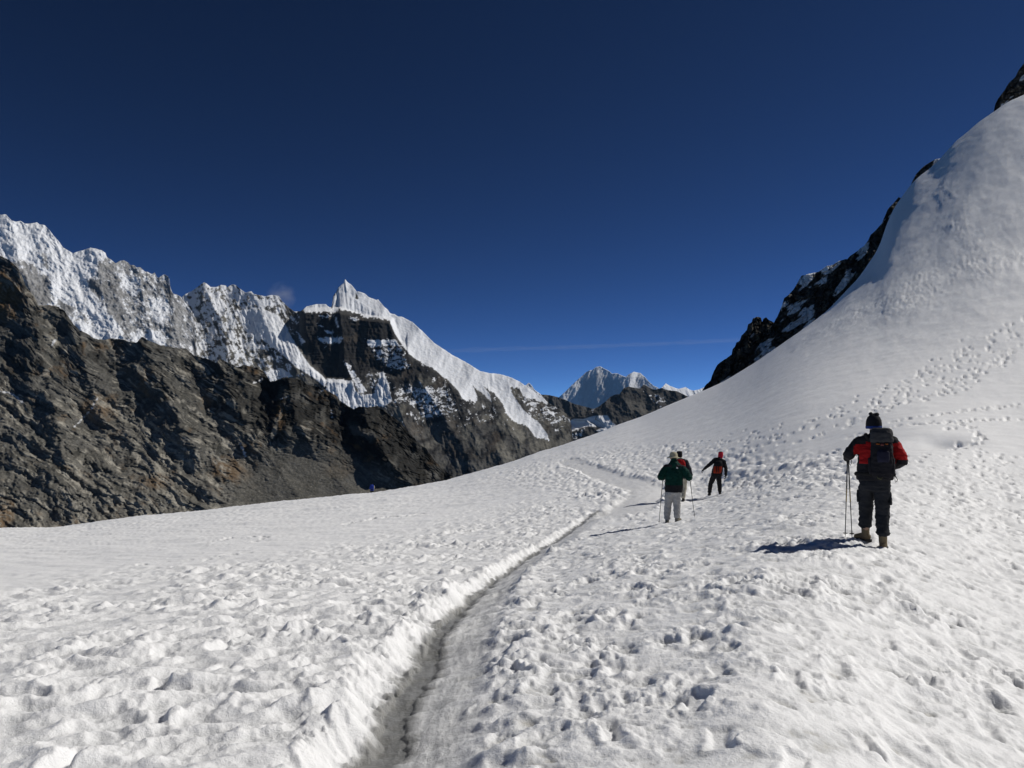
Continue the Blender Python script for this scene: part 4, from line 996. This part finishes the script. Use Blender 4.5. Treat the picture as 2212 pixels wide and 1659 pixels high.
        for zz, ex in ((-.112, 0.0), (-.108, .004), (-.078, .004), (-.074, 0.0)):
            ring.append([b.verts.new(an + Vector((0, 0, zz)) + fd * (0.055 + (0.142 + ex) * math.sin(a)) + sd * ((0.050 + ex + (.006 * math.sin(a))) * (abs(math.cos(a)) ** .75) * math.copysign(1, math.cos(a)))) for a in [2 * math.pi * i / 24 for i in range(24)]])
        for r0, r1 in zip(ring[:-1], ring[1:]):
            for i in range(24): b.faces.new((r0[i], r0[(i + 1) % 24], r1[(i + 1) % 24], r1[i]))
        b.faces.new(ring[0][::-1]); b.faces.new(ring[-1])
        bmesh.ops.recalc_face_normals(b, faces=b.faces)
        m = bpy.data.meshes.new("sole"); b.to_mesh(m); b.free(); link("sole", m, M_SOLE, bt)
    # ---- gloves
    if gloves:
        for k, s in enumerate('LR'):
            bm = bmesh.new()
            dd = (J['ha' + s] - J['el' + s]).normalized() if not hand_dir else Vector(hand_dir[k])
            bm_capsule(bm, J['ha' + s] - dd * .07, J['ha' + s] - dd * .0, .047, .036)
            hand_into(bm, J['ha' + s], dd, Vector((-1 if s == 'R' else 1, 0.2, -0.35)), -1 if s == 'L' else 1, grips[k], 1.06, 1.28)
            fuse("glove", bm, 0.006, 2, mats['glove'], root)
    if hat: hat(root, H, N)
    root.location = (x0, y0, z0b); root.rotation_euler = (0, 0, -az0)
    root.scale = (scale,) * 3
    return root
def lathe(name, prof, mat, parent, loc, n=36, wob=0.0, tilt=(0, 0, 0), seed=0, **props):
    bm = bmesh.new(); rings = []
    rr = np.random.default_rng(seed)
    for k, (r, z) in enumerate(prof):
        rings.append([bm.verts.new(((r * (1 + wob * math.sin(3 * a + k * .2)) * math.cos(a)), (r * (1 + wob * math.cos(2 * a)) * math.sin(a)), z + wob * .5 * r * math.sin(2 * a + 1))) for a in [2 * math.pi * i / n for i in range(n)]])
    for a, b in zip(rings[:-1], rings[1:]):
        for i in range(n): bm.faces.new((a[i], a[(i + 1) % n], b[(i + 1) % n], b[i]))
    bm.faces.new(rings[0][::-1]); bm.faces.new(rings[-1])
    bmesh.ops.recalc_face_normals(bm, faces=bm.faces)
    m = bpy.data.meshes.new(name); bm.to_mesh(m); bm.free()
    m.polygons.foreach_set("use_smooth", [True] * len(m.polygons))
    o = link(name, m, mat, parent, **props); o.location = loc; o.rotation_euler = tilt
    return o
def tube_mesh(name, pts, rads, mat, parent=None, n=10, **props):
    bm = bmesh.new()
    pts = [Vector(p) for p in pts]; rings = []
    for i, p in enumerate(pts):
        t = (pts[min(i + 1, len(pts) - 1)] - pts[max(i - 1, 0)]).normalized()
        a = t.cross(Vector((0, 1, 0.01)) if abs(t.y) < .9 else Vector((1, 0, 0))).normalized(); b = t.cross(a)
        rings.append([bm.verts.new(p + (a * math.cos(2 * math.pi * k / n) + b * math.sin(2 * math.pi * k / n)) * rads[i]) for k in range(n)])
    for a, b in zip(rings[:-1], rings[1:]):
        for k in range(n): bm.faces.new((a[k], a[(k + 1) % n], b[(k + 1) % n], b[k]))
    bm.faces.new(rings[0][::-1]); bm.faces.new(rings[-1])
    bmesh.ops.recalc_face_normals(bm, faces=bm.faces)
    m = bpy.data.meshes.new(name); bm.to_mesh(m); bm.free()
    m.polygons.foreach_set("use_smooth", [True] * len(m.polygons))
    return link(name, m, mat, parent, **props)
def place_frame(person_root):
    person_root_matrix = Matrix.Translation(person_root.location) @ person_root.rotation_euler.to_matrix().to_4x4() @ Matrix.Diagonal((*person_root.scale, 1))
    return person_root_matrix
def trekking_pole(tip, top, label, group, upper, mid, frame, strap=True):
    """shaft in three sections, grip, basket, tip; tip and top in the walker's frame"""
    tip = Vector(tip); top = Vector(top)
    w = frame @ tip; tip.z += ground_z(w.x, w.y) - 0.02 - w.z
    root = bpy.data.objects.new("trekking_pole", None); COL.objects.link(root)
    root.empty_display_size = 0.1
    root['label'] = label; root['category'] = "trekking pole"; root['group'] = group
    root.matrix_world = frame @ Matrix.Translation(tip)
    d = top - tip; L = d.length; u = d.normalized()
    at = lambda t: u * t
    tube_mesh("tip", [at(0), at(.05)], [.0025, .005], M_POLE_S, root, 8)
    tube_mesh("lower_shaft", [at(.05), at(.05 + (L - .2) * .46)], [.0062, .0068], M_POLE, root)
    tube_mesh("middle_shaft", [at(.05 + (L - .2) * .46), at(.05 + (L - .2) * .64)], [.0078, .0078], mid, root)
    tube_mesh("upper_shaft", [at(.05 + (L - .2) * .64), at(L - .13)], [.0088, .0088], upper, root)
    tube_mesh("grip", [at(L - .15), at(L - .12), at(L - .05), at(L - .01), at(L)], [.012, .016, .0145, .019, .010], M_GRIP, root)
    b = lathe("basket", [(.006, -.006), (.030, -.003), (.034, .0), (.030, .003), (.006, .005)], M_GRIP, root, at(.075), 20)
    b.rotation_euler = u.to_track_quat('Z', 'Y').to_euler()
    if strap:
        tube_mesh("wrist_strap", [at(L - .02), at(L - .03) + Vector((.03, -.01, -.03)), at(L - .05) + Vector((.055, -.01, -.09)), at(L - .06) + Vector((.035, 0, -.13)), at(L - .06) + Vector((.01, 0, -.08)), at(L - .03)], [.005] * 6, M_GRIP, root, 6)
    return root
# ================================================================== walker with the big pack
F_BLACK = mat_fabric("black_shell", (0.020, 0.020, 0.023)); F_RED = mat_fabric("red_shell", (0.36, 0.013, 0.014), (0.26, 0.009, 0.010))
F_TRS = mat_fabric("charcoal_trousers", (0.022, 0.024, 0.029), (0.015, 0.017, 0.021)); F_BOOT = mat_fabric("tan_leather", (0.19, 0.15, 0.09), (0.13, 0.10, 0.06), rough=0.7)
F_PACK = mat_fabric("dark_pack_cloth", (0.014, 0.014, 0.018)); F_LID = mat_fabric("grey_pack_cloth", (0.042, 0.043, 0.047)); F_BLUE = mat_fabric("blue_knit", (0.018, 0.045, 0.20)); F_KNIT = mat_fabric("black_knit", (0.016, 0.016, 0.02), weave=90)
j1 = dict(pelvis=(0, .02, .90), hipL=(-.105, .06, .86), hipR=(.095, .0, .86), knL=(-.125, .26, .50), knR=(.085, .06, .49), anL=(-.135, .33, .17), anR=(.085, -.0, .112),
          chest=(.035, .04, 1.30), neck=(.01, .04, 1.535), head=(.003, .06, 1.70), shL=(-.185, .03, 1.455), shR=(.235, .03, 1.455), elL=(-.315, -.02, 1.285), haL=(-.345, .20, 1.235), elR=(.345, -.03, 1.215), haR=(.24, .20, 1.12))
def reg1(c):
    x, y, z = c[:, 0], c[:, 1], c[:, 2]
    red = (z > 1.16) & (z < 1.46)
    left_arm = (x < -.235) & ~((z > 1.26) & (z < 1.40) & (y < .04) & (x > -.26))
    right_low = (x > .27) & (z < 1.215)
    red &= ~left_arm & ~right_low & ~((x < -.10) & (z > 1.425)) & ~((x > .0) & (x < .3) & (z > 1.44))
    red &= ~((z < 1.24) & (x > -.08) & (x < .26)) & ~((z < 1.28) & (x < -.19))
    return red * 1
def hat1(root, H, N):
    lathe("hat", [(.094, -.045), (.104, -.03), (.104, .0), (.098, .05), (.080, .095), (.048, .128), (.015, .140)], F_KNIT, root, H + Vector((0, -.004, .0)), wob=.015)
    lathe("hat_band", [(.099, -.065), (.1055, -.06), (.1065, -.035), (.1055, -.028), (.099, -.025)], F_BLUE, root, H + Vector((0, -.004, .0)))
    for (dx, dz, r) in ((-.035, .142, .026), (.040, .132, .030), (.005, .130, .022)):
        b = bmesh.new(); bm_ell(b, H + Vector((dx, -.01, dz)), r, r, r * .9)
        for v in b.verts: v.co += Vector((random.uniform(-1, 1), random.uniform(-1, 1), random.uniform(-1, 1))) * .004
        m = bpy.data.meshes.new("pompom"); b.to_mesh(m); b.free(); link("pompom", m, F_KNIT, root)
p1 = make_person(j1, "person with black pompom hat, red and black jacket and big dark backpack, standing nearest", dict(jacket=[F_BLACK, F_RED], trousers=F_TRS, boot=F_BOOT, glove=F_BLACK),
                 reg1, hem=.93, boots_turn=(-1.05, 0.12), legw=(.108, .092, .082), cuffs=True, ankle=.135, body=1.12, sleeve=.070, grips=((1.3, 1.2, .9), (.6, .5, .4)), hand_dir=((0.15, .5, .25), (-.4, .6, -.2)), hat=hat1, scale=1.02, at=base_hit(1893, 1182)[:2])
# flap pockets on the trousers
for (c, r) in (((-.222, .15, .70), (.014, .075, .085)), ((.192, .03, .68), (.016, .075, .085))):
    b = bmesh.new(); bm_loft(b, [(Vector(c) + Vector((0, 0, -r[2])), r[0], r[1] * .95), (Vector(c), r[0] * 1.2, r[1]), (Vector(c) + Vector((0, 0, r[2])), r[0] * .8, r[1] * .95)])
    fuse("trouser_pocket", b, .01, 3, F_TRS, p1, wrinkle=[(.006, 20, 20, 44)])
def backpack(frame, label, parts):
    root = bpy.data.objects.new("backpack", None); COL.objects.link(root)
    root['label'] = label; root['category'] = "backpack"; root.matrix_world = frame
    for name, mat, secs, pw, wr in parts:
        b = bmesh.new(); bm_loft(b, secs, 28, pw)
        fuse(name, b, .010, 3, mat, root, wrinkle=[(wr, 14, 16, 50), (wr * .5, 34, 40, 51)])
    return root
V3 = lambda *a: Vector(a)
f1 = place_frame(p1)
bp = backpack(f1, "large dark backpack with grey lid on the back of the nearest walker", [
    ("main_bag", F_PACK, [(V3(.085, -.19, .985), .115, .075), (V3(.088, -.205, 1.05), .135, .10), (V3(.092, -.215, 1.20), .138, .112), (V3(.095, -.215, 1.38), .135, .112), (V3(.095, -.20, 1.50), .128, .10)], 3.2, .012),
    ("lid", F_LID, [(V3(.095, -.215, 1.455), .138, .115), (V3(.095, -.22, 1.49), .146, .126), (V3(.095, -.215, 1.57), .140, .124), (V3(.095, -.20, 1.625), .125, .105), (V3(.095, -.21, 1.645), .10, .085)], 3.0, .010),
    ("front_pocket", mat_fabric("blue_black_cloth", (0.016, 0.017, 0.034)), [(V3(.11, -.320, 1.19), .07, .03), (V3(.11, -.330, 1.22), .08, .04), (V3(.11, -.330, 1.32), .077, .04), (V3(.11, -.315, 1.355), .065, .03)], 3.0, .006),
    ("side_pocket", F_PACK, [(V3(-.035, -.20, 1.02), .024, .06), (V3(-.045, -.20, 1.06), .034, .07), (V3(-.045, -.20, 1.22), .032, .068), (V3(-.035, -.20, 1.25), .024, .06)], 2.6, .006),
    ("side_pocket", F_PACK, [(V3(.215, -.20, 1.02), .024, .06), (V3(.222, -.20, 1.06), .032, .07), (V3(.222, -.20, 1.22), .030, .068), (V3(.215, -.20, 1.25), .024, .06)], 2.6, .006)])
F_LABEL = mat_fabric("orange_webbing", (0.35, 0.10, 0.02)); F_WEB = mat_fabric("black_webbing", (0.02, 0.02, 0.02))
for x0, x1 in ((.025, .07), (.135, .17)):
    tube_mesh("compression_strap", [V3(x0, -.338, 1.435), V3(x1, -.345, 1.433)], [.008, .008], F_LABEL, bp, 6)
tube_mesh("strap_buckle", [V3(.082, -.345, 1.425), V3(.118, -.347, 1.425)], [.016, .016], mat_plain("dark_red_plastic", (.12, .02, .015), .5), bp, 8)
for sx in (-1, 1):
    tube_mesh("shoulder_strap", [V3(.035 + sx * .09, -.10, 1.47), V3(.035 + sx * .135, -.03, 1.555), V3(.035 + sx * .15, .09, 1.53), V3(.035 + sx * .155, .20, 1.40), V3(.035 + sx * .19, .19, 1.22), V3(.035 + sx * .19, .02, 1.06), V3(.035 + sx * .11, -.13, 1.02)], [.024, .027, .027, .024, .014, .010, .010], F_WEB, bp, 8)
tube_mesh("hip_belt", [V3(.16, -.15, 1.02), V3(.235, -.06, 1.02), V3(.24, .06, 1.01), V3(.13, .19, 1.0), V3(0, .21, .995), V3(-.13, .19, 1.0), V3(-.235, .06, 1.01), V3(-.22, -.06, 1.02), V3(-.03, -.15, 1.02)], [.030] * 9, F_WEB, bp, 8)
tube_mesh("dangling_strap", [V3(.235, -.20, 1.08), V3(.255, -.21, 1.0), V3(.275, -.21, .96), V3(.265, -.21, .925)], [.005] * 4, F_WEB, bp, 6)
tube_mesh("dangling_strap", [V3(.245, -.20, 1.06), V3(.245, -.21, .98), V3(.25, -.21, .92)], [.004] * 3, F_WEB, bp, 6)
tube_mesh("bottom_strap", [V3(.03, -.28, 1.0), V3(.04, -.30, .975), V3(.075, -.295, .965), V3(.09, -.27, .99)], [.008] * 4, mat_fabric("olive_webbing", (.09, .09, .05)), bp, 6)
trekking_pole((-.405, .36, .03), (-.345, .30, 1.30), "trekking pole with a yellow section, further left of two held upright", "trekking poles of the nearest walker", M_POLE, M_POLE_Y, f1)
trekking_pole((-.312, .36, .03), (-.340, .27, 1.30), "trekking pole with a yellow section, beside the boots, right one of two held upright", "trekking poles of the nearest walker", M_POLE, M_POLE_Y, f1, False)

# ================================================================== walker in the green jacket
F_GREEN = mat_fabric("green_shell", (0.004, 0.035, 0.027), (0.0025, 0.023, 0.018)); F_GREY = mat_fabric("light_grey_trousers", (0.40, 0.395, 0.385), (0.34, 0.335, 0.325)); F_HAT = mat_fabric("beige_hat_cloth", (0.40, 0.37, 0.27), (0.34, 0.31, 0.22))
F_BOOT2 = mat_fabric("grey_gaiter", (0.22, 0.205, 0.17), (.16, .15, .12)); F_DARKB = mat_fabric("dark_boot", (0.045, 0.042, 0.036))
j2 = dict(pelvis=(.045, .02, .83), hipL=(-.055, .02, .80), hipR=(.125, .02, .80), knL=(-.105, .10, .45), knR=(.125, .06, .44), anL=(-.125, .08, .115), anR=(.125, .0, .115),
          chest=(.055, .05, 1.22), neck=(.06, .06, 1.47), head=(.055, .085, 1.635), shL=(-.135, .04, 1.395), shR=(.275, .04, 1.375), elL=(-.275, .02, 1.155), haL=(-.215, .26, 1.115), elR=(.42, .02, 1.15), haR=(.44, .26, 1.12))
def reg2(c):
    x, y, z = c[:, 0], c[:, 1], c[:, 2]
    band = (z < .955) & (np.abs(x - .05) < .27)
    yoke = (z > 1.37 + .25 * np.abs(x - .06) - .02) & (z < 1.475) & (np.abs(x - .06) > .05)
    return (band | (yoke & (y > -.2) & (z > 1.405))) * 1
def hat2(root, H, N):
    lathe("sun_hat", [(.165, .0), (.172, .006), (.150, .018), (.108, .032), (.104, .05), (.098, .095), (.080, .135), (.045, .152), (.01, .156)], F_HAT, root, H + Vector((-.008, -.012, .0)), wob=.03, tilt=(-.06, .04, 0))
p2 = make_person(j2, "person in green jacket, beige sun hat and light trousers walking with two poles", dict(jacket=[F_GREEN, F_BLACK], trousers=F_GREY, boot=F_BOOT2, glove=F_BLACK), reg2, hem=.775,
                 boots_turn=(0.05, .55), legw=(.115, .094, .080), body=1.08, hood=True, sleeve=.078, grips=((1.3, 1.2, .9), (1.3, 1.2, .9)), at=base_hit(1452, 1128)[:2], scale=1.04, hat=hat2, hand_dir=((.2, .6, .0), (-.2, .6, .0)))
f2 = place_frame(p2)
# chest mark on the shoulder blade: three pale nested arcs
for k, r in enumerate((.040, .027, .014)):
    pts = [V3(.115 + (r) * math.cos(a), -.172, 1.375 + r * math.sin(a)) for a in np.linspace(0, math.pi / 2, 7)]
    tube_mesh("shoulder_mark", pts, [.0048] * 7, mat_plain("white_thread", (.75, .75, .75), .7) if k == 0 else bpy.data.materials["white_thread"], p2, 6)
trekking_pole((-.335, .24, -.0), (-.215, .315, 1.20), "thin dark trekking pole on the left of the green-jacketed walker", "trekking poles of the walker in green", M_POLE, M_POLE, f2)
trekking_pole((.565, .24, .02), (.445, .315, 1.20), "thin dark trekking pole on the right of the green-jacketed walker", "trekking poles of the walker in green", M_POLE, M_POLE, f2)

# ================================================================== walker half hidden behind
F_SLATE = mat_fabric("slate_shell", (0.030, 0.036, 0.046)); F_CREAM = mat_fabric("cream_trousers", (0.42, 0.39, 0.32), (.35, .325, .26))
j4 = dict(pelvis=(.005, .02, .86), hipL=(-.085, .02, .83), hipR=(.085, .02, .83), knL=(-.10, .12, .47), knR=(.09, .08, .47), anL=(-.09, .10, .115), anR=(.05, .0, .115),
          chest=(-.005, .05, 1.22), neck=(-.055, .07, 1.46), head=(-.070, .095, 1.645), shL=(-.215, .04, 1.385), shR=(.165, .04, 1.385), elL=(-.30, .02, 1.14), haL=(-.27, .24, 1.02), elR=(.285, -.01, 1.12), haR=(.345, .10, .90))
def hat4(root, H, N):
    lathe("hat", [(.088, -.09), (.098, -.08), (.102, -.03), (.102, .03), (.099, .085), (.088, .118), (.04, .126)], F_KNIT, root, H + Vector((0, -.004, .0)), wob=.012)
    lathe("neck_scarf", [(.072, -.04), (.080, -.02), (.082, .02), (.074, .04)], F_CREAM, root, N + Vector((0, 0, .045)))
p4 = make_person(j4, "person with dark hat, red pack and cream trousers half hidden behind green jacket", dict(jacket=[F_SLATE], trousers=F_CREAM, boot=F_DARKB, glove=F_BLACK), None, hem=.80, boots_turn=(0., .1), at=base_hit(1473, 1083)[:2], scale=1.06, hat=hat4, legw=(.104, .085, .072), grips=((1.2, 1., .8), (.5, .5, .4)))
f4 = place_frame(p4)
backpack(f4, "red daypack on the walker half hidden behind the green jacket", [
    ("main_bag", F_RED, [(V3(-.005, -.185, 1.00), .13, .06), (V3(-.005, -.205, 1.06), .155, .095), (V3(-.01, -.21, 1.22), .160, .10), (V3(-.02, -.20, 1.40), .145, .09), (V3(-.03, -.18, 1.475), .10, .06)], 2.8, .012),
    ("front_pocket", mat_fabric("dark_red_cloth", (.26, .012, .012)), [(V3(-.005, -.30, 1.06), .10, .03), (V3(-.005, -.312, 1.10), .115, .035), (V3(-.01, -.312, 1.22), .11, .035), (V3(-.01, -.295, 1.26), .09, .025)], 2.8, .006),
    ("shoulder_strap", F_WEB, [(V3(-.13, -.09, 1.45), .03, .06), (V3(-.13, .02, 1.50), .03, .08), (V3(-.13, .12, 1.45), .03, .03)], 2.5, .003),
    ("shoulder_strap", F_WEB, [(V3(.10, -.09, 1.45), .03, .06), (V3(.10, .02, 1.50), .03, .08), (V3(.10, .12, 1.45), .03, .03)], 2.5, .003)])

# ================================================================== walker with the red hat
F_ORANGE = mat_fabric("orange_cloth", (0.30, 0.032, 0.012), (.22, .022, .010)); F_REDHAT = mat_fabric("red_scarf", (0.50, 0.020, 0.045), (.38, .014, .03))
j3 = dict(pelvis=(.07, .02, .815), hipL=(-.02, .05, .78), hipR=(.145, .0, .78), knL=(-.165, .25, .455), knR=(.185, .05, .43), anL=(-.195, .36, .165), anR=(.195, -.02, .112),
          chest=(.135, .05, 1.18), neck=(.215, .07, 1.395), head=(.24, .10, 1.565), shL=(.015, .03, 1.385), shR=(.355, .03, 1.325), elL=(-.205, .0, 1.185), haL=(-.40, .05, 1.01), elR=(.435, -.02, 1.045), haR=(.430, .06, .79))
def hat3(root, H, N):
    lathe("headscarf", [(.072, -.13), (.085, -.11), (.094, -.05), (.099, .02), (.094, .08), (.088, .118), (.05, .125)], F_REDHAT, root, H + Vector((0, -.006, .0)), wob=.015, tilt=(0, .10, 0))
    lathe("hair", [(.052, .0), (.07, .008), (.06, .03), (.03, .036)], M_HAIR, root, H + Vector((.012, -.006, .112)))
p3 = make_person(j3, "person in black with red headscarf and orange pack striding, arms held out", dict(jacket=[F_BLACK], trousers=mat_fabric("black_trousers", (.018, .018, .021)), boot=F_DARKB, glove=F_BLACK), None, hem=.745, boots_turn=(-.25, .1), legw=(.106, .088, .075), at=base_hit(1544, 1071)[:2], hat=hat3, grips=((.5, .5, .4), (.6, .5, .4)))
f3 = place_frame(p3)
bp3 = backpack(f3, "small orange and black daypack on the red-scarfed walker", [
    ("main_bag", F_ORANGE, [(V3(.10, -.17, .88), .13, .06), (V3(.105, -.195, .93), .155, .085), (V3(.125, -.20, 1.08), .155, .09), (V3(.14, -.195, 1.15), .15, .085)], 2.8, .010),
    ("lid", F_BLACK, [(V3(.145, -.19, 1.14), .152, .09), (V3(.155, -.19, 1.24), .145, .09), (V3(.17, -.17, 1.33), .12, .07), (V3(.175, -.15, 1.36), .08, .04)], 2.6, .008)])
for dx in (-.045, .03):
    tube_mesh("compression_strap", [V3(.11 + dx, -.265, .90), V3(.12 + dx, -.295, 1.0), V3(.135 + dx, -.298, 1.16)], [.016, .016, .016], F_WEB, bp3, 6)
for sx in (-1, 1):
    tube_mesh("shoulder_strap", [V3(.165 + sx * .07, -.09, 1.36), V3(.17 + sx * .115, .02, 1.425 - .02 * sx), V3(.16 + sx * .12, .15, 1.36), V3(.14 + sx * .15, .15, 1.15), V3(.12 + sx * .15, -.06, .95)], [.02, .024, .024, .014, .01], F_WEB, bp3, 8)
tube_mesh("dangling_strap", [V3(-.03, -.12, .90), V3(-.06, -.13, .80), V3(-.07, -.13, .72)], [.006] * 3, F_WEB, bp3, 6)
tube_mesh("dangling_strap", [V3(.27, -.12, .90), V3(.30, -.13, .80), V3(.33, -.13, .75)], [.006] * 3, F_WEB, bp3, 6)

# ================================================================== walker in blue beyond the brow of the snow
F_BLUEJ = mat_fabric("blue_shell", (0.020, 0.045, 0.30), (.015, .035, .22))
j5 = dict(pelvis=(0, .02, .92), hipL=(-.09, .02, .88), hipR=(.09, .02, .88), knL=(-.10, .12, .49), knR=(.10, .05, .49), anL=(-.10, .10, .12), anR=(.10, .0, .115),
          chest=(.0, .10, 1.24), neck=(.0, .20, 1.42), head=(-.02, .28, 1.52), shL=(-.18, .14, 1.38), shR=(.18, .14, 1.38), elL=(-.25, .12, 1.12), haL=(-.20, .30, .98), elR=(.25, .12, 1.12), haR=(.22, .30, .98))
def hat5(root, H, N):
    lathe("hat", [(.09, -.03), (.102, -.01), (.10, .05), (.08, .10), (.03, .125)], F_KNIT, root, H)
azb = float(az_tan(803.5, 1066)[0]); rb = 99.0
p5 = make_person(j5, "distant bent person in blue beyond the brow of the snow", dict(jacket=[F_BLUEJ], trousers=F_SLATE, boot=F_DARKB, glove=F_BLACK), None, hem=.85, hat=hat5, at=(rb * math.sin(azb), rb * math.cos(azb)))
backpack(place_frame(p5), "blue and white load on the back of the distant walker", [
    ("main_bag", F_BLUEJ, [(V3(-.02, -.14, 1.08), .20, .10), (V3(-.02, -.16, 1.15), .235, .14), (V3(-.02, -.14, 1.40), .225, .14), (V3(-.03, -.08, 1.56), .16, .10)], 2.8, .012),
    ("side_roll", F_CREAM, [(V3(.255, -.13, 1.06), .045, .08), (V3(.26, -.14, 1.2), .055, .09), (V3(.255, -.12, 1.44), .045, .07)], 2.4, .006)])
print("people", round(time.time() - T0, 1), [round(o.location.z, 2) for o in (p1, p2, p4, p3, p5)])
for o, top in ((p1, 1.86), (p2, 1.79), (p4, 1.77), (p3, 1.69 )):
    print(o['label'][:30], [tuple(round(float(q)) for q in project(o.location.x, o.location.y, o.location.z + dz)) for dz in (0, top)])

# ------------------------------------------------------------------ thin mountain air
def build_haze():
    v = [(sx, sy, sz) for sz in (-300.0, 1150.0) for sx, sy in ((-9000, -3000), (9000, -3000), (9000, 16500), (-9000, 16500))]
    f = [(0, 3, 2, 1), (4, 5, 6, 7), (0, 1, 5, 4), (1, 2, 6, 5), (2, 3, 7, 6), (3, 0, 4, 7)]
    m = new_mesh("haze", np.array(v), np.array(f))
    mt = bpy.data.materials.new("mountain_air"); mt.use_nodes = True
    n = mt.node_tree.nodes; n.clear()
    o = n.new("ShaderNodeOutputMaterial"); pv = n.new("ShaderNodeVolumePrincipled")
    pv.inputs["Color"].default_value = (0.36, 0.64, 1.0, 1); pv.inputs["Density"].default_value = 0.6e-5; pv.inputs["Anisotropy"].default_value = 0.1
    mt.node_tree.links.new(pv.outputs[0], o.inputs["Volume"])
    link("haze", m, mt, kind="stuff", label="thin blue mountain air that pales the farthest peaks", category="haze")
build_haze()

# ------------------------------------------------------------------ a faint streak of ice cloud low in the sky, and snow blown off the crest
def build_streak():
    D = 15600.0
    line = [(930, 760), (990, 757), (1090, 754), (1200, 751), (1320, 747), (1440, 742), (1560, 736), (1680, 729)]
    us = np.linspace(930, 1680, 120); vs = np.interp(us, *zip(*line)) + 1.2 * fbm(us / 60, us * 0, 901, 3)
    prof = np.linspace(-1, 1, 13)
    V, A = [], []
    for sgn in (1, -1):
        for i, (u, v) in enumerate(zip(us, vs)):
            w = 7.5 * (0.75 + 0.6 * float(fbm(u / 70, 3, 903, 3)))
            for q in prof:
                x, y, z = ray(u, v + q * w)
                d = D + sgn * 60 * (1 - q * q)
                V.append((x * d, y * d, CAMZ + z * d))
                A.append(max(0.0, (1 - q * q)) ** 1.5 * float(sstep(930, 1010, u) * sstep(1680, 1560, u)) * (0.7 + .8 * float(fbm(u / 40, q * 2 + 9, 905, 3))))
    n, k = len(us), len(prof)
    F = np.concatenate([grid_faces(n, k), grid_faces(n, k, True) + n * k])
    m = new_mesh("ice_cloud", np.array(V), F); fattr(m, "a", np.clip(A, 0, 1))
    mt = bpy.data.materials.new("thin_ice_cloud"); mt.use_nodes = True
    t = mt.node_tree; t.nodes.clear()
    o = t.nodes.new("ShaderNodeOutputMaterial"); mx = t.nodes.new("ShaderNodeMixShader"); tr = t.nodes.new("ShaderNodeBsdfTransparent"); tl = t.nodes.new("ShaderNodeBsdfTranslucent")
    at = t.nodes.new("ShaderNodeAttribute"); at.attribute_name = "a"
    mu = t.nodes.new("ShaderNodeMath"); mu.operation = 'MULTIPLY'; mu.inputs[1].default_value = 0.055
    tl.inputs[0].default_value = (.9, .92, .95, 1)
    t.links.new(at.outputs["Fac"], mu.inputs[0]); t.links.new(mu.outputs[0], mx.inputs[0]); t.links.new(tr.outputs[0], mx.inputs[1]); t.links.new(tl.outputs[0], mx.inputs[2]); t.links.new(mx.outputs[0], o.inputs[0])
    link("ice_cloud", m, mt, label="faint thin streak of cloud low in the blue sky", category="cloud", kind="stuff")
build_streak()
def build_plume():
    D = 3420.0; x, y, z = ray(608, 640); s = D / FPX
    bm = bmesh.new(); bmesh.ops.create_icosphere(bm, subdivisions=3, radius=1.0)
    m = bpy.data.meshes.new("blown_snow"); bm.to_mesh(m); bm.free()
    mt = bpy.data.materials.new("blown_snow"); mt.use_nodes = True; t = mt.node_tree; t.nodes.clear()
    o = t.nodes.new("ShaderNodeOutputMaterial"); pv = t.nodes.new("ShaderNodeVolumePrincipled"); co = t.nodes.new("ShaderNodeTexCoord")
    gr = t.nodes.new("ShaderNodeTexGradient"); gr.gradient_type = 'SPHERICAL'; nz = t.nodes.new("ShaderNodeTexNoise"); nz.inputs["Scale"].default_value = 1.6; nz.inputs["Detail"].default_value = 4
    mr = t.nodes.new("ShaderNodeMapRange"); mr.inputs[1].default_value = .38; mr.inputs[2].default_value = .75
    a = t.nodes.new("ShaderNodeMath"); a.operation = 'MULTIPLY'; b = t.nodes.new("ShaderNodeMath"); b.operation = 'MULTIPLY'; b.inputs[1].default_value = 0.012
    t.links.new(co.outputs["Object"], gr.inputs[0]); t.links.new(co.outputs["Object"], nz.inputs["Vector"]); t.links.new(nz.outputs["Fac"], mr.inputs[0])
    t.links.new(gr.outputs["Fac"], a.inputs[0]); t.links.new(mr.outputs[0], a.inputs[1]); t.links.new(a.outputs[0], b.inputs[0]); t.links.new(b.outputs[0], pv.inputs["Density"]); t.links.new(pv.outputs[0], o.inputs["Volume"])
    pv.inputs["Color"].default_value = (.95, .96, 1, 1)
    ob = link("blown_snow", m, mt, label="wisp of snow blown off the jagged crest left of the pyramid", category="snow", kind="stuff")
    ob.location = (x * D, y * D, CAMZ + z * D); ob.scale = (34 * s, 40 * s, 34 * s); ob.rotation_euler = (0, .5, 0)
build_plume()
